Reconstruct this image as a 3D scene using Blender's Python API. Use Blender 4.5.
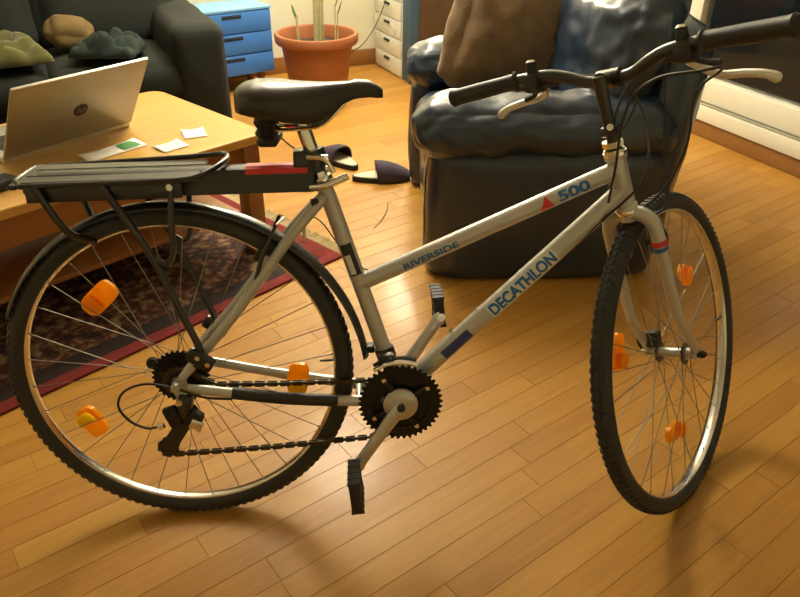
import bpy, bmesh, math, random
from mathutils import Vector, Matrix, noise, Euler
random.seed(7)
R = math.radians
for o_ in list(bpy.data.objects): bpy.data.objects.remove(o_)
scene = bpy.context.scene
col = scene.collection

# ------------------------------------------------------------------ camera
CAM = Vector((0.3742, -1.1507, 1.2685))
CROT = Matrix.Rotation(-0.0585, 3, 'Z') @ Matrix.Rotation(math.pi/2 - 0.5587, 3, 'X') @ Matrix.Rotation(0.0128, 3, 'Z')
cd = bpy.data.cameras.new('camera'); cam = bpy.data.objects.new('camera', cd); col.objects.link(cam)
cam.matrix_world = Matrix.Translation(CAM) @ CROT.to_4x4()
cd.sensor_width = 36.0; cd.lens = 724.08/800*36.0; cd.clip_start = 0.05
scene.camera = cam
# ------------------------------------------------------------------ world (night outside) and exposure
w = bpy.data.worlds.new('world'); scene.world = w; w.use_nodes = True
w.node_tree.nodes['Background'].inputs[0].default_value = (0.010, 0.014, 0.012, 1)
w.node_tree.nodes['Background'].inputs[1].default_value = 0.5
vs = scene.view_settings
vs.view_transform = 'Standard'; vs.look = 'None'; vs.gamma = 1.0; vs.use_curve_mapping = False
vs.exposure = 1.0
# lamps of the room: strength of the glowing shades (their builders are further down)
SHADE_LAMP = 36.0
GLOBE_LAMP = 28.0
LAMP_COL = (1.0, 0.89, 0.68)

# ------------------------------------------------------------------ materials
MATS = {}
def nd(nt, t, **k):
    n = nt.nodes.new(t)
    for a, b in k.items(): setattr(n, a, b)
    return n
def mat(name, color, rough=0.5, metal=0.0, spec=0.5, coat=0.0, coat_rough=0.1, noise_scale=None, var=0.15, bump=0.0, bump_scale=200, sheen=0.0, emit=None, estr=0.0):
    if name in MATS: return MATS[name]
    m = bpy.data.materials.new(name); m.use_nodes = True; nt = m.node_tree
    b = nt.nodes['Principled BSDF']
    b.inputs['Roughness'].default_value = rough; b.inputs['Metallic'].default_value = metal
    b.inputs['Specular IOR Level'].default_value = spec
    b.inputs['Coat Weight'].default_value = coat; b.inputs['Coat Roughness'].default_value = coat_rough
    b.inputs['Sheen Weight'].default_value = sheen
    c = (*color, 1)
    tc = nd(nt, 'ShaderNodeTexCoord')
    nz = nd(nt, 'ShaderNodeTexNoise'); nz.inputs['Scale'].default_value = noise_scale or 8; nz.inputs['Detail'].default_value = 4
    nt.links.new(tc.outputs['Object'], nz.inputs['Vector'])
    mx = nd(nt, 'ShaderNodeMix', data_type='RGBA', blend_type='MIX')
    mx.inputs[6].default_value = tuple(x*(1-var) for x in color)+(1,)
    mx.inputs[7].default_value = tuple(min(1, x*(1+var)) for x in color)+(1,)
    nt.links.new(nz.outputs['Fac'], mx.inputs[0]); nt.links.new(mx.outputs[2], b.inputs['Base Color'])
    if bump:
        n2 = nd(nt, 'ShaderNodeTexNoise'); n2.inputs['Scale'].default_value = bump_scale; n2.inputs['Detail'].default_value = 3
        nt.links.new(tc.outputs['Object'], n2.inputs['Vector'])
        bp = nd(nt, 'ShaderNodeBump'); bp.inputs['Strength'].default_value = bump; bp.inputs['Distance'].default_value = 0.002
        nt.links.new(n2.outputs['Fac'], bp.inputs['Height']); nt.links.new(bp.outputs['Normal'], b.inputs['Normal'])
    if emit:
        b.inputs['Emission Color'].default_value = (*emit, 1); b.inputs['Emission Strength'].default_value = estr
    MATS[name] = m
    return m

def wood_mat(name, dark, mid, light, rough=0.3, coat=0.3, grain=(3, 60, 60), rnd=0.5, coat_rough=0.2, spec=0.5):
    m = bpy.data.materials.new(name); m.use_nodes = True; nt = m.node_tree; b = nt.nodes['Principled BSDF']
    tc = nd(nt, 'ShaderNodeTexCoord'); oi = nd(nt, 'ShaderNodeObjectInfo'); ge = nd(nt, 'ShaderNodeNewGeometry')
    ad = nd(nt, 'ShaderNodeMath', operation='ADD'); nt.links.new(oi.outputs['Random'], ad.inputs[0]); nt.links.new(ge.outputs['Random Per Island'], ad.inputs[1])
    fr = nd(nt, 'ShaderNodeMath', operation='FRACT'); nt.links.new(ad.outputs[0], fr.inputs[0])
    sc = nd(nt, 'ShaderNodeMath', operation='MULTIPLY'); sc.inputs[1].default_value = 37.0; nt.links.new(fr.outputs[0], sc.inputs[0])
    mp = nd(nt, 'ShaderNodeMapping'); mp.inputs['Scale'].default_value = grain
    nt.links.new(tc.outputs['Object'], mp.inputs['Vector'])
    cb = nd(nt, 'ShaderNodeCombineXYZ'); nt.links.new(sc.outputs[0], cb.inputs[0]); nt.links.new(sc.outputs[0], cb.inputs[1])
    nt.links.new(cb.outputs[0], mp.inputs['Location'])
    nz = nd(nt, 'ShaderNodeTexNoise'); nz.inputs['Scale'].default_value = 1.0; nz.inputs['Detail'].default_value = 6; nz.inputs['Roughness'].default_value = 0.6; nz.inputs['Distortion'].default_value = 0.6
    nt.links.new(mp.outputs[0], nz.inputs['Vector'])
    m1 = nd(nt, 'ShaderNodeMath', operation='MULTIPLY_ADD'); m1.inputs[1].default_value = rnd; nt.links.new(fr.outputs[0], m1.inputs[0])
    m0 = nd(nt, 'ShaderNodeMath', operation='MULTIPLY_ADD'); m0.inputs[1].default_value = 0.9; m0.inputs[2].default_value = -0.45*0 - rnd/2
    nt.links.new(nz.outputs['Fac'], m0.inputs[0]); nt.links.new(m0.outputs[0], m1.inputs[2])
    cr = nd(nt, 'ShaderNodeValToRGB'); e = cr.color_ramp.elements
    e[0].position = 0.1; e[0].color = (*dark, 1); e[1].position = 0.9; e[1].color = (*light, 1)
    k = e.new(0.5); k.color = (*mid, 1)
    nt.links.new(m1.outputs[0], cr.inputs[0]); nt.links.new(cr.outputs[0], b.inputs['Base Color'])
    b.inputs['Roughness'].default_value = rough; b.inputs['Coat Weight'].default_value = coat; b.inputs['Coat Roughness'].default_value = coat_rough; b.inputs['Specular IOR Level'].default_value = spec
    bp = nd(nt, 'ShaderNodeBump'); bp.inputs['Strength'].default_value = 0.05; bp.inputs['Distance'].default_value = 0.001
    nt.links.new(nz.outputs['Fac'], bp.inputs['Height']); nt.links.new(bp.outputs['Normal'], b.inputs['Normal'])
    MATS[name] = m; return m

M_floor = wood_mat('parquet', (0.36, 0.160, 0.024), (0.44, 0.218, 0.036), (0.52, 0.28, 0.052), rough=0.46, coat=0.12, coat_rough=0.13, spec=0.32, rnd=0.45)
M_joint = mat('joint_dark', (0.24, 0.115, 0.028), 0.8)
M_table = wood_mat('pine', (0.48, 0.25, 0.05), (0.60, 0.34, 0.085), (0.68, 0.42, 0.12), rough=0.35, coat=0.2, rnd=0.25)
M_tableleg = wood_mat('pine_dark', (0.24, 0.09, 0.025), (0.32, 0.13, 0.035), (0.38, 0.17, 0.05), rough=0.4, coat=0.1, rnd=0.2)
M_skirt = wood_mat('skirting_wood', (0.20, 0.085, 0.02), (0.27, 0.12, 0.03), (0.34, 0.16, 0.045), rough=0.4, coat=0.1, rnd=0.2)
M_wall = mat('wall_plaster', (0.74, 0.72, 0.54), 0.9, bump=0.1, bump_scale=120, var=0.03)
M_ceil = mat('ceiling_plaster', (0.84, 0.82, 0.76), 0.95, var=0.02)
M_white = mat('white_lacquer', (0.72, 0.71, 0.60), 0.4, var=0.03)
M_groove = mat('groove_grey', (0.30, 0.29, 0.22), 0.6)
M_silver = mat('frame_silver', (0.48, 0.475, 0.45), 0.34, metal=0.4, coat=0.5, coat_rough=0.15, var=0.05)
M_chrome = mat('chrome', (0.80, 0.79, 0.74), 0.16, metal=1.0, var=0.04)
M_alloy = mat('alloy', (0.52, 0.51, 0.48), 0.36, metal=0.75, var=0.08)
M_lever = mat('lever_alloy', (0.70, 0.69, 0.64), 0.28, metal=0.45, var=0.04)
M_rim = mat('rim_alloy', (0.72, 0.70, 0.64), 0.24, metal=1.0, var=0.05)
M_spoke = mat('spoke_steel', (0.30, 0.29, 0.26), 0.35, metal=1.0)
M_tyre = mat('tyre_rubber', (0.026, 0.026, 0.027), 0.62, bump=0.2, bump_scale=300)
M_black = mat('black_plastic', (0.012, 0.012, 0.013), 0.5)
M_blackm = mat('black_metal', (0.014, 0.014, 0.015), 0.30, coat=0.3)
M_gear = mat('gear_steel', (0.022, 0.02, 0.018), 0.42, metal=0.6)
M_chain = mat('chain_steel', (0.10, 0.085, 0.06), 0.38, metal=0.9)
M_rackgrey = mat('rack_grey', (0.045, 0.045, 0.040), 0.42, metal=0.2, var=0.1)
M_fender = mat('mudguard_black', (0.020, 0.021, 0.024), 0.28, coat=0.4)
M_saddle = mat('saddle_vinyl', (0.014, 0.015, 0.014), 0.33, coat=0.15, coat_rough=0.25, bump=0.15, bump_scale=400)
M_red = mat('red_decal', (0.62, 0.03, 0.03), 0.4)
M_blue = mat('blue_decal', (0.02, 0.15, 0.46), 0.4)
M_navy = mat('navy_decal', (0.035, 0.05, 0.20), 0.4)
M_decalw = mat('white_decal', (0.72, 0.72, 0.66), 0.4)
def amber(name, c):
    m = bpy.data.materials.new(name); m.use_nodes = True; nt = m.node_tree; b = nt.nodes['Principled BSDF']; out = nt.nodes['Material Output']
    b.inputs['Base Color'].default_value = (*c, 1); b.inputs['Roughness'].default_value = 0.25; b.inputs['Coat Weight'].default_value = 0.5
    t = nd(nt, 'ShaderNodeBsdfTranslucent'); t.inputs['Color'].default_value = (*c, 1)
    tc = nd(nt, 'ShaderNodeTexCoord'); vo = nd(nt, 'ShaderNodeTexVoronoi'); vo.inputs['Scale'].default_value = 260; nt.links.new(tc.outputs['Object'], vo.inputs['Vector'])
    bp = nd(nt, 'ShaderNodeBump'); bp.inputs['Strength'].default_value = 0.25; bp.inputs['Distance'].default_value = 0.001; nt.links.new(vo.outputs['Distance'], bp.inputs['Height']); nt.links.new(bp.outputs['Normal'], b.inputs['Normal'])
    mx = nd(nt, 'ShaderNodeMixShader'); mx.inputs[0].default_value = 0.55; nt.links.new(b.outputs[0], mx.inputs[1]); nt.links.new(t.outputs[0], mx.inputs[2]); nt.links.new(mx.outputs[0], out.inputs['Surface'])
    return m
M_orange = amber('reflector_amber', (1.0, 0.50, 0.012)); M_glint = amber('reflector_glint', (1.0, 0.84, 0.03))  # yellow one: bright reflection on a reflector, put into the colour
M_leather = mat('navy_leather', (0.006, 0.022, 0.050), 0.42, spec=0.4, coat=0.9, coat_rough=0.27, bump=0.3, bump_scale=90, noise_scale=6, var=0.2)
M_cushion = mat('brown_plush', (0.185, 0.115, 0.050), 0.95, noise_scale=14, var=0.55, bump=0.8, bump_scale=120, sheen=0.3)
M_sofa = mat('sofa_dark_fabric', (0.011, 0.014, 0.010), 0.9, bump=0.5, bump_scale=350, noise_scale=5, var=0.3)
M_pot = mat('terracotta', (0.36, 0.125, 0.045), 0.5, var=0.12)
M_soil = mat('soil', (0.05, 0.03, 0.015), 0.95, noise_scale=60, var=0.5, bump=1.0, bump_scale=90)
M_stem = mat('plant_stem', (0.42, 0.40, 0.20), 0.7, noise_scale=30, var=0.25)
M_leaf = mat('plant_leaf', (0.07, 0.17, 0.035), 0.45, var=0.25)
M_bluecab = mat('blue_paint', (0.055, 0.20, 0.58), 0.42, var=0.06)
M_bluetop = mat('light_blue_paint', (0.20, 0.44, 0.70), 0.42, var=0.05)
M_bluedark = mat('slate_blue_paint', (0.045, 0.10, 0.155), 0.5, var=0.1)
M_brownpanel = mat('brown_panel', (0.10, 0.055, 0.022), 0.6, noise_scale=12, var=0.3)
M_dark = mat('dark_slot', (0.015, 0.02, 0.03), 0.7)
M_laptop = mat('laptop_lid', (0.32, 0.31, 0.25), 0.36, metal=0.35, var=0.05)
M_lapedge = mat('laptop_edge', (0.55, 0.55, 0.50), 0.3, metal=0.6)
M_logo = mat('logo_dark', (0.035, 0.032, 0.025), 0.25)
M_logol = mat('logo_light', (0.13, 0.12, 0.09), 0.3)
M_screen = mat('screen_glow', (0.02, 0.02, 0.02), 0.2, emit=(0.6, 0.75, 1.0), estr=0.25)
M_paper = mat('paper', (0.84, 0.83, 0.78), 0.8, var=0.02)
M_green = mat('green_print', (0.10, 0.34, 0.10), 0.7)
M_slip = mat('slipper_purple', (0.050, 0.036, 0.060), 0.9, noise_scale=60, var=0.2, bump=0.4, bump_scale=300)
M_insole = mat('slipper_insole', (0.60, 0.56, 0.40), 0.9)
M_sole = mat('slipper_sole', (0.012, 0.012, 0.012), 0.7)
M_cable = mat('cable_black', (0.012, 0.012, 0.012), 0.5)
M_throw = mat('throw_olive', (0.075, 0.072, 0.014), 0.95, noise_scale=9, var=0.6, sheen=0.2)
M_throw2 = mat('throw_teal', (0.012, 0.022, 0.018), 0.95, noise_scale=9, var=0.5)
M_throw3 = mat('cushion_ochre', (0.13, 0.085, 0.026), 0.95, noise_scale=9, var=0.3)
M_fringe = mat('rug_fringe', (0.52, 0.42, 0.24), 0.95, noise_scale=60, var=0.35)
M_shade = mat('lamp_shade', (0.9, 0.8, 0.6), 0.8, emit=LAMP_COL, estr=SHADE_LAMP)
M_globe = mat('lamp_globe', (0.9, 0.85, 0.7), 0.5, emit=LAMP_COL, estr=GLOBE_LAMP)

def glass_mat():
    m = bpy.data.materials.new('window_glass'); m.use_nodes = True; b = m.node_tree.nodes['Principled BSDF']
    b.inputs['Transmission Weight'].default_value = 1.0; b.inputs['Roughness'].default_value = 0.01; b.inputs['IOR'].default_value = 1.30
    return m
M_glass = glass_mat()

def rug_mat():
    m = bpy.data.materials.new('persian_rug'); m.use_nodes = True; nt = m.node_tree; b = nt.nodes['Principled BSDF']; b.inputs['Roughness'].default_value = 0.95
    tc = nd(nt, 'ShaderNodeTexCoord')
    v = nd(nt, 'ShaderNodeTexVoronoi'); v.inputs['Scale'].default_value = 24; nt.links.new(tc.outputs['Object'], v.inputs['Vector'])
    n = nd(nt, 'ShaderNodeTexNoise'); n.inputs['Scale'].default_value = 42; n.inputs['Detail'].default_value = 5; nt.links.new(tc.outputs['Object'], n.inputs['Vector'])
    c1 = nd(nt, 'ShaderNodeValToRGB'); e = c1.color_ramp.elements; c1.color_ramp.interpolation = 'LINEAR'
    e[0].position = 0.36; e[0].color = (0.012, 0.008, 0.007, 1); e[1].position = 0.74; e[1].color = (0.22, 0.15, 0.07, 1)
    k = e.new(0.48); k.color = (0.035, 0.013, 0.010, 1); k = e.new(0.60); k.color = (0.10, 0.03, 0.018, 1)
    ad = nd(nt, 'ShaderNodeMath', operation='MULTIPLY_ADD'); ad.inputs[1].default_value = 0.30
    nt.links.new(v.outputs['Distance'], ad.inputs[0]); nt.links.new(n.outputs['Fac'], ad.inputs[2])
    sb = nd(nt, 'ShaderNodeMath', operation='SUBTRACT'); sb.inputs[1].default_value = 0.09; nt.links.new(ad.outputs[0], sb.inputs[0])
    nt.links.new(sb.outputs[0], c1.inputs[0]); nt.links.new(c1.outputs[0], b.inputs['Base Color'])
    bp = nd(nt, 'ShaderNodeBump'); bp.inputs['Strength'].default_value = 0.5; bp.inputs['Distance'].default_value = 0.003
    nt.links.new(n.outputs['Fac'], bp.inputs['Height']); nt.links.new(bp.outputs['Normal'], b.inputs['Normal'])
    return m
M_rug = rug_mat()
M_rugred = mat('rug_red_border', (0.17, 0.014, 0.012), 0.95, noise_scale=40, var=0.4, bump=0.5, bump_scale=300)
M_rugdark = mat('rug_dark_band', (0.022, 0.012, 0.012), 0.95, noise_scale=40, var=0.5)

# ------------------------------------------------------------------ mesh helpers
class MB:
    def __init__(s, xf=None): s.v = []; s.f = []; s.xf = xf
    def add(s, vs_, fs, m=None):
        n = len(s.v)
        for p in vs_:
            p = Vector(p)
            if m is not None: p = m @ p
            s.v.append(p)
        s.f += [tuple(i+n for i in f) for f in fs]; return s
    def box(s, c, size, rot=None, bev=0.0):
        hx, hy, hz = size[0]/2, size[1]/2, size[2]/2
        M = Matrix.Translation(c) @ (rot.to_4x4() if rot is not None else Matrix.Identity(4))
        if bev <= 0:
            vs_ = [(x*hx, y*hy, z*hz) for x in (-1, 1) for y in (-1, 1) for z in (-1, 1)]
            return s.add(vs_, [(0,1,3,2),(4,6,7,5),(0,4,5,1),(2,3,7,6),(0,2,6,4),(1,5,7,3)], M)
        bm = bmesh.new(); bmesh.ops.create_cube(bm, size=1.0)
        for q in bm.verts: q.co = Vector((q.co.x*size[0], q.co.y*size[1], q.co.z*size[2]))
        bmesh.ops.bevel(bm, geom=list(bm.edges), offset=bev, segments=2, profile=0.5, affect='EDGES')
        bm.verts.index_update(); s.add([q.co.copy() for q in bm.verts], [tuple(q.index for q in f.verts) for f in bm.faces], M); bm.free(); return s
    def tube(s, pts, r, seg=10, closed=False, cap=True):
        pts = [Vector(p) for p in pts]; n = len(pts)
        rr = r if isinstance(r, (list, tuple)) else [r]*n
        tans = []
        for i in range(n):
            a_ = pts[(i-1) % n] if (i > 0 or closed) else pts[i]; b_ = pts[(i+1) % n] if (i < n-1 or closed) else pts[i]
            tans.append((b_-a_).normalized())
        t0 = tans[0]; up = Vector((0, 0, 1)) if abs(t0.z) < 0.9 else Vector((1, 0, 0))
        nrm = (up - t0*up.dot(t0)).normalized(); base = len(s.v); prev = t0
        for i in range(n):
            if i: 
                q = prev.rotation_difference(tans[i]); nrm = q @ nrm; prev = tans[i]
                nrm = (nrm - tans[i]*nrm.dot(tans[i])).normalized()
            bn = tans[i].cross(nrm)
            for k in range(seg):
                a_ = 2*math.pi*k/seg; s.v.append(pts[i] + (nrm*math.cos(a_) + bn*math.sin(a_))*rr[i])
        m_ = n if closed else n-1
        for i in range(m_):
            j = (i+1) % n
            for k in range(seg):
                k2 = (k+1) % seg; s.f.append((base+i*seg+k, base+i*seg+k2, base+j*seg+k2, base+j*seg+k))
        if cap and not closed:
            s.f.append(tuple(base+k for k in reversed(range(seg)))); s.f.append(tuple(base+(n-1)*seg+k for k in range(seg)))
        return s
    def cyl(s, p0, p1, r, r2=None, seg=20): return s.tube([p0, p1], [r, r if r2 is None else r2], seg)
    def lathe(s, prof, c=(0,0,0), axis=(0,0,1), seg=48, closed=False):
        # prof: list of (radius, height along axis)
        ax = Vector(axis).normalized(); up = Vector((1, 0, 0)) if abs(ax.x) < 0.9 else Vector((0, 0, 1))
        u = (up - ax*up.dot(ax)).normalized(); v_ = ax.cross(u); base = len(s.v); n = len(prof); c = Vector(c)
        for k in range(seg):
            a_ = 2*math.pi*k/seg; d_ = u*math.cos(a_) + v_*math.sin(a_)
            for (r, h) in prof: s.v.append(c + d_*r + ax*h)
        for k in range(seg):
            k2 = (k+1) % seg
            for i in range(n if closed else n-1):
                j = (i+1) % n; s.f.append((base+k*n+i, base+k2*n+i, base+k2*n+j, base+k*n+j))
        return s
    def prism(s, poly, axis_origin, ux, uy, thick):
        ux, uy = Vector(ux), Vector(uy); nn = ux.cross(uy).normalized()*thick; o = Vector(axis_origin); n = len(poly); b = len(s.v)
        for p in poly: s.v.append(o+ux*p[0]+uy*p[1])
        for p in poly: s.v.append(o+ux*p[0]+uy*p[1]+nn)
        s.f.append(tuple(b+i for i in reversed(range(n)))); s.f.append(tuple(b+n+i for i in range(n)))
        for i in range(n): j = (i+1) % n; s.f.append((b+i, b+j, b+n+j, b+n+i))
        return s
    def build(s, name, m, parent=None, smooth=True, angle=40, fix=True):
        me = bpy.data.meshes.new(name)
        vv = [s.xf @ p for p in s.v] if s.xf is not None else s.v
        me.from_pydata([tuple(p) for p in vv], [], s.f)
        if fix:
            bm = bmesh.new(); bm.from_mesh(me); bmesh.ops.recalc_face_normals(bm, faces=bm.faces); bm.to_mesh(me); bm.free()
        me.materials.append(m)
        if smooth:
            me.shade_smooth()
            try: me.set_sharp_from_angle(angle=R(angle))
            except Exception: pass
        o = bpy.data.objects.new(name, me); col.objects.link(o)
        if parent is not None: o.parent = parent
        return o
def tag(o, label=None, cat=None, group=None, kind=None):
    if label: o['label'] = label
    if cat: o['category'] = cat
    if group: o['group'] = group
    if kind: o['kind'] = kind
    return o
def empty(name, loc=(0,0,0), rz=0.0):
    o = bpy.data.objects.new(name, None); col.objects.link(o); o.location = loc; o.rotation_euler = (0, 0, rz); o.empty_display_size = 0.1; return o
def bez(pts, n=8):
    # Catmull-Rom through the points
    pts = [Vector(p) for p in pts]; out = []
    P = [pts[0]*2-pts[1]] + pts + [pts[-1]*2-pts[-2]]
    for i in range(1, len(P)-2):
        for k in range(n):
            t = k/n; a_, b_, c_, d_ = P[i-1], P[i], P[i+1], P[i+2]
            out.append(0.5*((2*b_)+(c_-a_)*t+(2*a_-5*b_+4*c_-d_)*t*t+(3*b_-a_-3*c_+d_)*t**3))
    out.append(pts[-1]); return out
def roundbox(h, r, n=14, bulge=0.0, wr=0.0, wf=6.0, seed=0, taper=None):
    # soft upholstered block: returns verts, faces
    h = Vector(h); vd = {}; vs_ = []; fs = []
    def key(i, j, k):
        q = (i, j, k)
        if q not in vd:
            p = Vector([math.sin((2*x/n-1)*math.pi/2)*0.35+(2*x/n-1)*0.65 for x in q])
            w_ = Vector([p[a_]*h[a_] for a_ in range(3)])
            rr = [min(r, h[a_]*0.999) for a_ in range(3)]
            c_ = Vector([max(-(h[a_]-rr[a_]), min(h[a_]-rr[a_], w_[a_])) for a_ in range(3)])
            d_ = w_-c_; dn = Vector([d_[a_]/rr[a_] for a_ in range(3)])
            if dn.length > 1e-9:
                u = dn.normalized(); s_ = c_+Vector([u[a_]*rr[a_] for a_ in range(3)]); nn = u
            else: s_ = w_; nn = Vector((0,0,1))
            if bulge:
                for a_ in range(3):
                    o1, o2 = [x for x in range(3) if x != a_]
                    s_[a_] += math.copysign(1, p[a_])*abs(nn[a_])*bulge*(1-p[o1]**2)*(1-p[o2]**2)
            if wr:
                q3 = Vector((s_.x*wf+seed*3.1, s_.y*wf, s_.z*wf))
                s_ = s_ + nn*wr*noise.fractal(q3, 1.0, 2.0, 3)
            if taper: s_ = taper(s_, h)
            vd[q] = len(vs_); vs_.append(s_)
        return vd[q]
    for a_ in range(3):
        for side in (0, n):
            for i in range(n):
                for j in range(n):
                    qs = []
                    for (x, y) in ((i, j), (i+1, j), (i+1, j+1), (i, j+1)):
                        q = [0, 0, 0]; q[a_] = side; q[(a_+1) % 3] = x; q[(a_+2) % 3] = y; qs.append(key(*q))
                    fs.append(tuple(qs if side else reversed(qs)))
    return vs_, fs

# room axes: U along the back wall, V towards it
RA = R(22.0); U = Vector((math.cos(RA), math.sin(RA), 0)); V = Vector((-math.sin(RA), math.cos(RA), 0))
def uv(u, v, z=0.0): return U*u + V*v + Vector((0, 0, z))
RROT = Matrix.Rotation(RA, 3, 'Z')
UL, UR, VF, VB, H = -2.7, 2.90, -2.7, 3.46, 2.55

# ------------------------------------------------------------------ setting: floor of parquet strips
fl = MB(); fl.box((0, 0, 0), (UR-UL+0.4, VB-VF+0.4, 0.05))
floor = fl.build('floor', M_joint, smooth=False); tag(floor, kind='structure', label='golden oak strip parquet floor laid diagonally', cat='floor')
floor.location = uv((UL+UR)/2, (VF+VB)/2, -0.037); floor.rotation_euler = (0, 0, RA)
PD = R(34.0); pdx = Vector((math.cos(PD), math.sin(PD), 0)); pdy = Vector((-math.sin(PD), math.cos(PD), 0))
PW = 0.068; TH = 0.012
def in_room(p, m=0.0):
    return UL-m < p.dot(U) < UR+m and VF-m < p.dot(V) < VB+m
def px(p):
    q = CROT.transposed() @ (p-CAM)
    if q.z > -0.05: return None
    return 400+724.08*q.x/-q.z, 298.5-724.08*q.y/-q.z, -q.z
pieces = []
rng = random.Random(3)
for row in range(-75, 76):
    s_ = -5.0 + rng.random()*0.6
    while s_ < 5.0:
        ln = round(rng.choice((0.42, 0.55, 0.68, 0.85))*rng.uniform(0.9, 1.1), 2)
        c_ = pdx*(s_+ln/2) + pdy*((row+0.5)*PW)
        if in_room(c_, 0.10) or in_room(c_+pdx*ln*0.5, 0.0) or in_room(c_-pdx*ln*0.5, 0.0): pieces.append((c_, ln))
        s_ += ln
vis = []
for i, (c_, ln) in enumerate(pieces):
    q = px(c_)
    if q and -20 < q[0] < 820 and -10 < q[1] < 640: vis.append((q[2], i))
vis.sort(); near = set(i for _, i in vis[:300])
def plank_geo(ln):
    a_, b_, e = ln/2-0.0003, PW/2-0.0003, 0.0005
    vs_ = [(-a_, -b_, -TH), (a_, -b_, -TH), (a_, b_, -TH), (-a_, b_, -TH), (-a_, -b_, -e), (a_, -b_, -e), (a_, b_, -e), (-a_, b_, -e),
           (-a_+e, -b_+e, 0), (a_-e, -b_+e, 0), (a_-e, b_-e, 0), (-a_+e, b_-e, 0)]
    fs = [(0,1,5,4),(1,2,6,5),(2,3,7,6),(3,0,4,7),(4,5,9,8),(5,6,10,9),(6,7,11,10),(7,4,8,11),(8,9,10,11),(3,2,1,0)]
    return vs_, fs
pm_cache = {}
FINV = Matrix.Translation(floor.location) @ Matrix.Rotation(RA, 4, 'Z'); FINV.invert()
stuff = MB()
PROT = Matrix.Rotation(PD, 4, 'Z')
for i, (c_, ln) in enumerate(pieces):
    if i in near:
        k = round(ln, 2)
        if k not in pm_cache:
            me = bpy.data.meshes.new('plank'); g = plank_geo(k); me.from_pydata(g[0], [], g[1]); me.materials.append(M_floor); pm_cache[k] = me
        o = bpy.data.objects.new('plank', pm_cache[k]); col.objects.link(o); o.parent = floor
        o.matrix_local = FINV @ Matrix.Translation(c_) @ PROT
    else:
        g = plank_geo(round(ln, 2)); loc = PROT.inverted() @ c_
        stuff.add(g[0], g[1], Matrix.Translation(loc))
so = stuff.build('planks_beyond', M_floor, floor, smooth=False, fix=False); so.matrix_local = FINV @ PROT; so['kind'] = 'stuff'

# ------------------------------------------------------------------ walls and ceiling
def wall(name, c, size, m, label):
    o = MB().box((0, 0, 0), size).build(name, m, smooth=False); o.location = c; o.rotation_euler = (0, 0, RA); tag(o, label, 'wall', kind='structure'); return o
wall('wall_back', uv((UL+UR)/2, VB+0.06, H/2), (UR-UL+0.4, 0.12, H+0.1), M_wall, 'cream plastered wall behind the potted plant')
wall('wall_left', uv(UL-0.06, (VF+VB)/2, H/2), (0.12, VB-VF+0.24, H+0.1), M_wall, 'cream plastered wall behind the sofa')
wall('wall_front', uv((UL+UR)/2, VF-0.06, H/2), (UR-UL+0.4, 0.12, H+0.1), M_wall, 'cream plastered wall at the viewer side')
ce = wall('ceiling', uv((UL+UR)/2, (VF+VB)/2, H+0.06), (UR-UL+0.4, VB-VF+0.4, 0.12), M_ceil, 'white ceiling over the room'); ce['category'] = 'ceiling'
# window wall: low sill strip, lintel and two piers around a wide glazed door
WV0, WV1, WZ1 = -1.6, 3.30, 2.15
wr_ = MB()
wr_.box((0, (VF-0.1+WV0)/2, H/2), (0.12, WV0-VF+0.1, H+0.1)); wr_.box((0, (WV1+VB+0.1)/2, H/2), (0.12, VB+0.1-WV1, H+0.1))
wr_.box((0, (WV0+WV1)/2, (WZ1+H)/2+0.02), (0.12, WV1-WV0, H-WZ1+0.05)); wr_.box((0, (WV0+WV1)/2, 0.04), (0.12, WV1-WV0, 0.08))
wro = wr_.build('wall_right', M_wall, smooth=False); wro.location = uv(UR+0.06, 0, 0); wro.rotation_euler = (0, 0, RA)
tag(wro, 'cream plastered wall around the dark window', 'wall', kind='structure')
def baseboard(name, c, size, label):
    o = MB().box((0, 0, 0), size, bev=0.003).build(name, M_skirt); o.location = c; o.rotation_euler = (0, 0, RA); tag(o, label, 'baseboard', kind='structure')
baseboard('baseboard_back', uv((UL+UR)/2, VB-0.008, 0.052), (UR-UL-0.04, 0.014, 0.10), 'brown wooden baseboard below the cream back wall')
baseboard('baseboard_right', uv(UR-0.008, (VF+VB)/2, 0.040), (0.014, VB-VF-0.06, 0.076), 'brown wooden baseboard under the white window frame')
# glazed door / window: white bottom rail with grooves, stiles, dark panes
win = empty('window_1', uv(UR, (WV0+WV1)/2, 0.08), RA); tag(win, 'wide white framed window, dark with night, right of the armchair', 'window', kind='structure')
WL = WV1-WV0
def wpart(name, c, size, m=M_white, bev=0.004): return MB().box(c, size, bev=bev).build(name, m, win)
wpart('bottom_rail', (0.045, 0, 0.1475), (0.10, WL-0.01, 0.112)); wpart('sill_rail', (0.032, 0, 0.041), (0.12, WL-0.01, 0.074)); wpart('sill_bead', (0.028, 0, 0.083), (0.10, WL-0.01, 0.008), M_groove, 0.001)
wpart('top_rail', (0.05, 0, 2.03), (0.08, WL-0.01, 0.08))
for y_ in (-WL/2+0.045, -WL/6, WL/6, WL/2-0.045): wpart('stile', (0.05, y_, 1.096), (0.08, 0.08, 1.785))
for k in range(3): MB().box((0.05, -WL/2+WL*(k+0.5)/3, 1.096), (0.012, WL/3-0.07, 1.80)).build('pane', M_glass, win, smooth=False)

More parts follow.
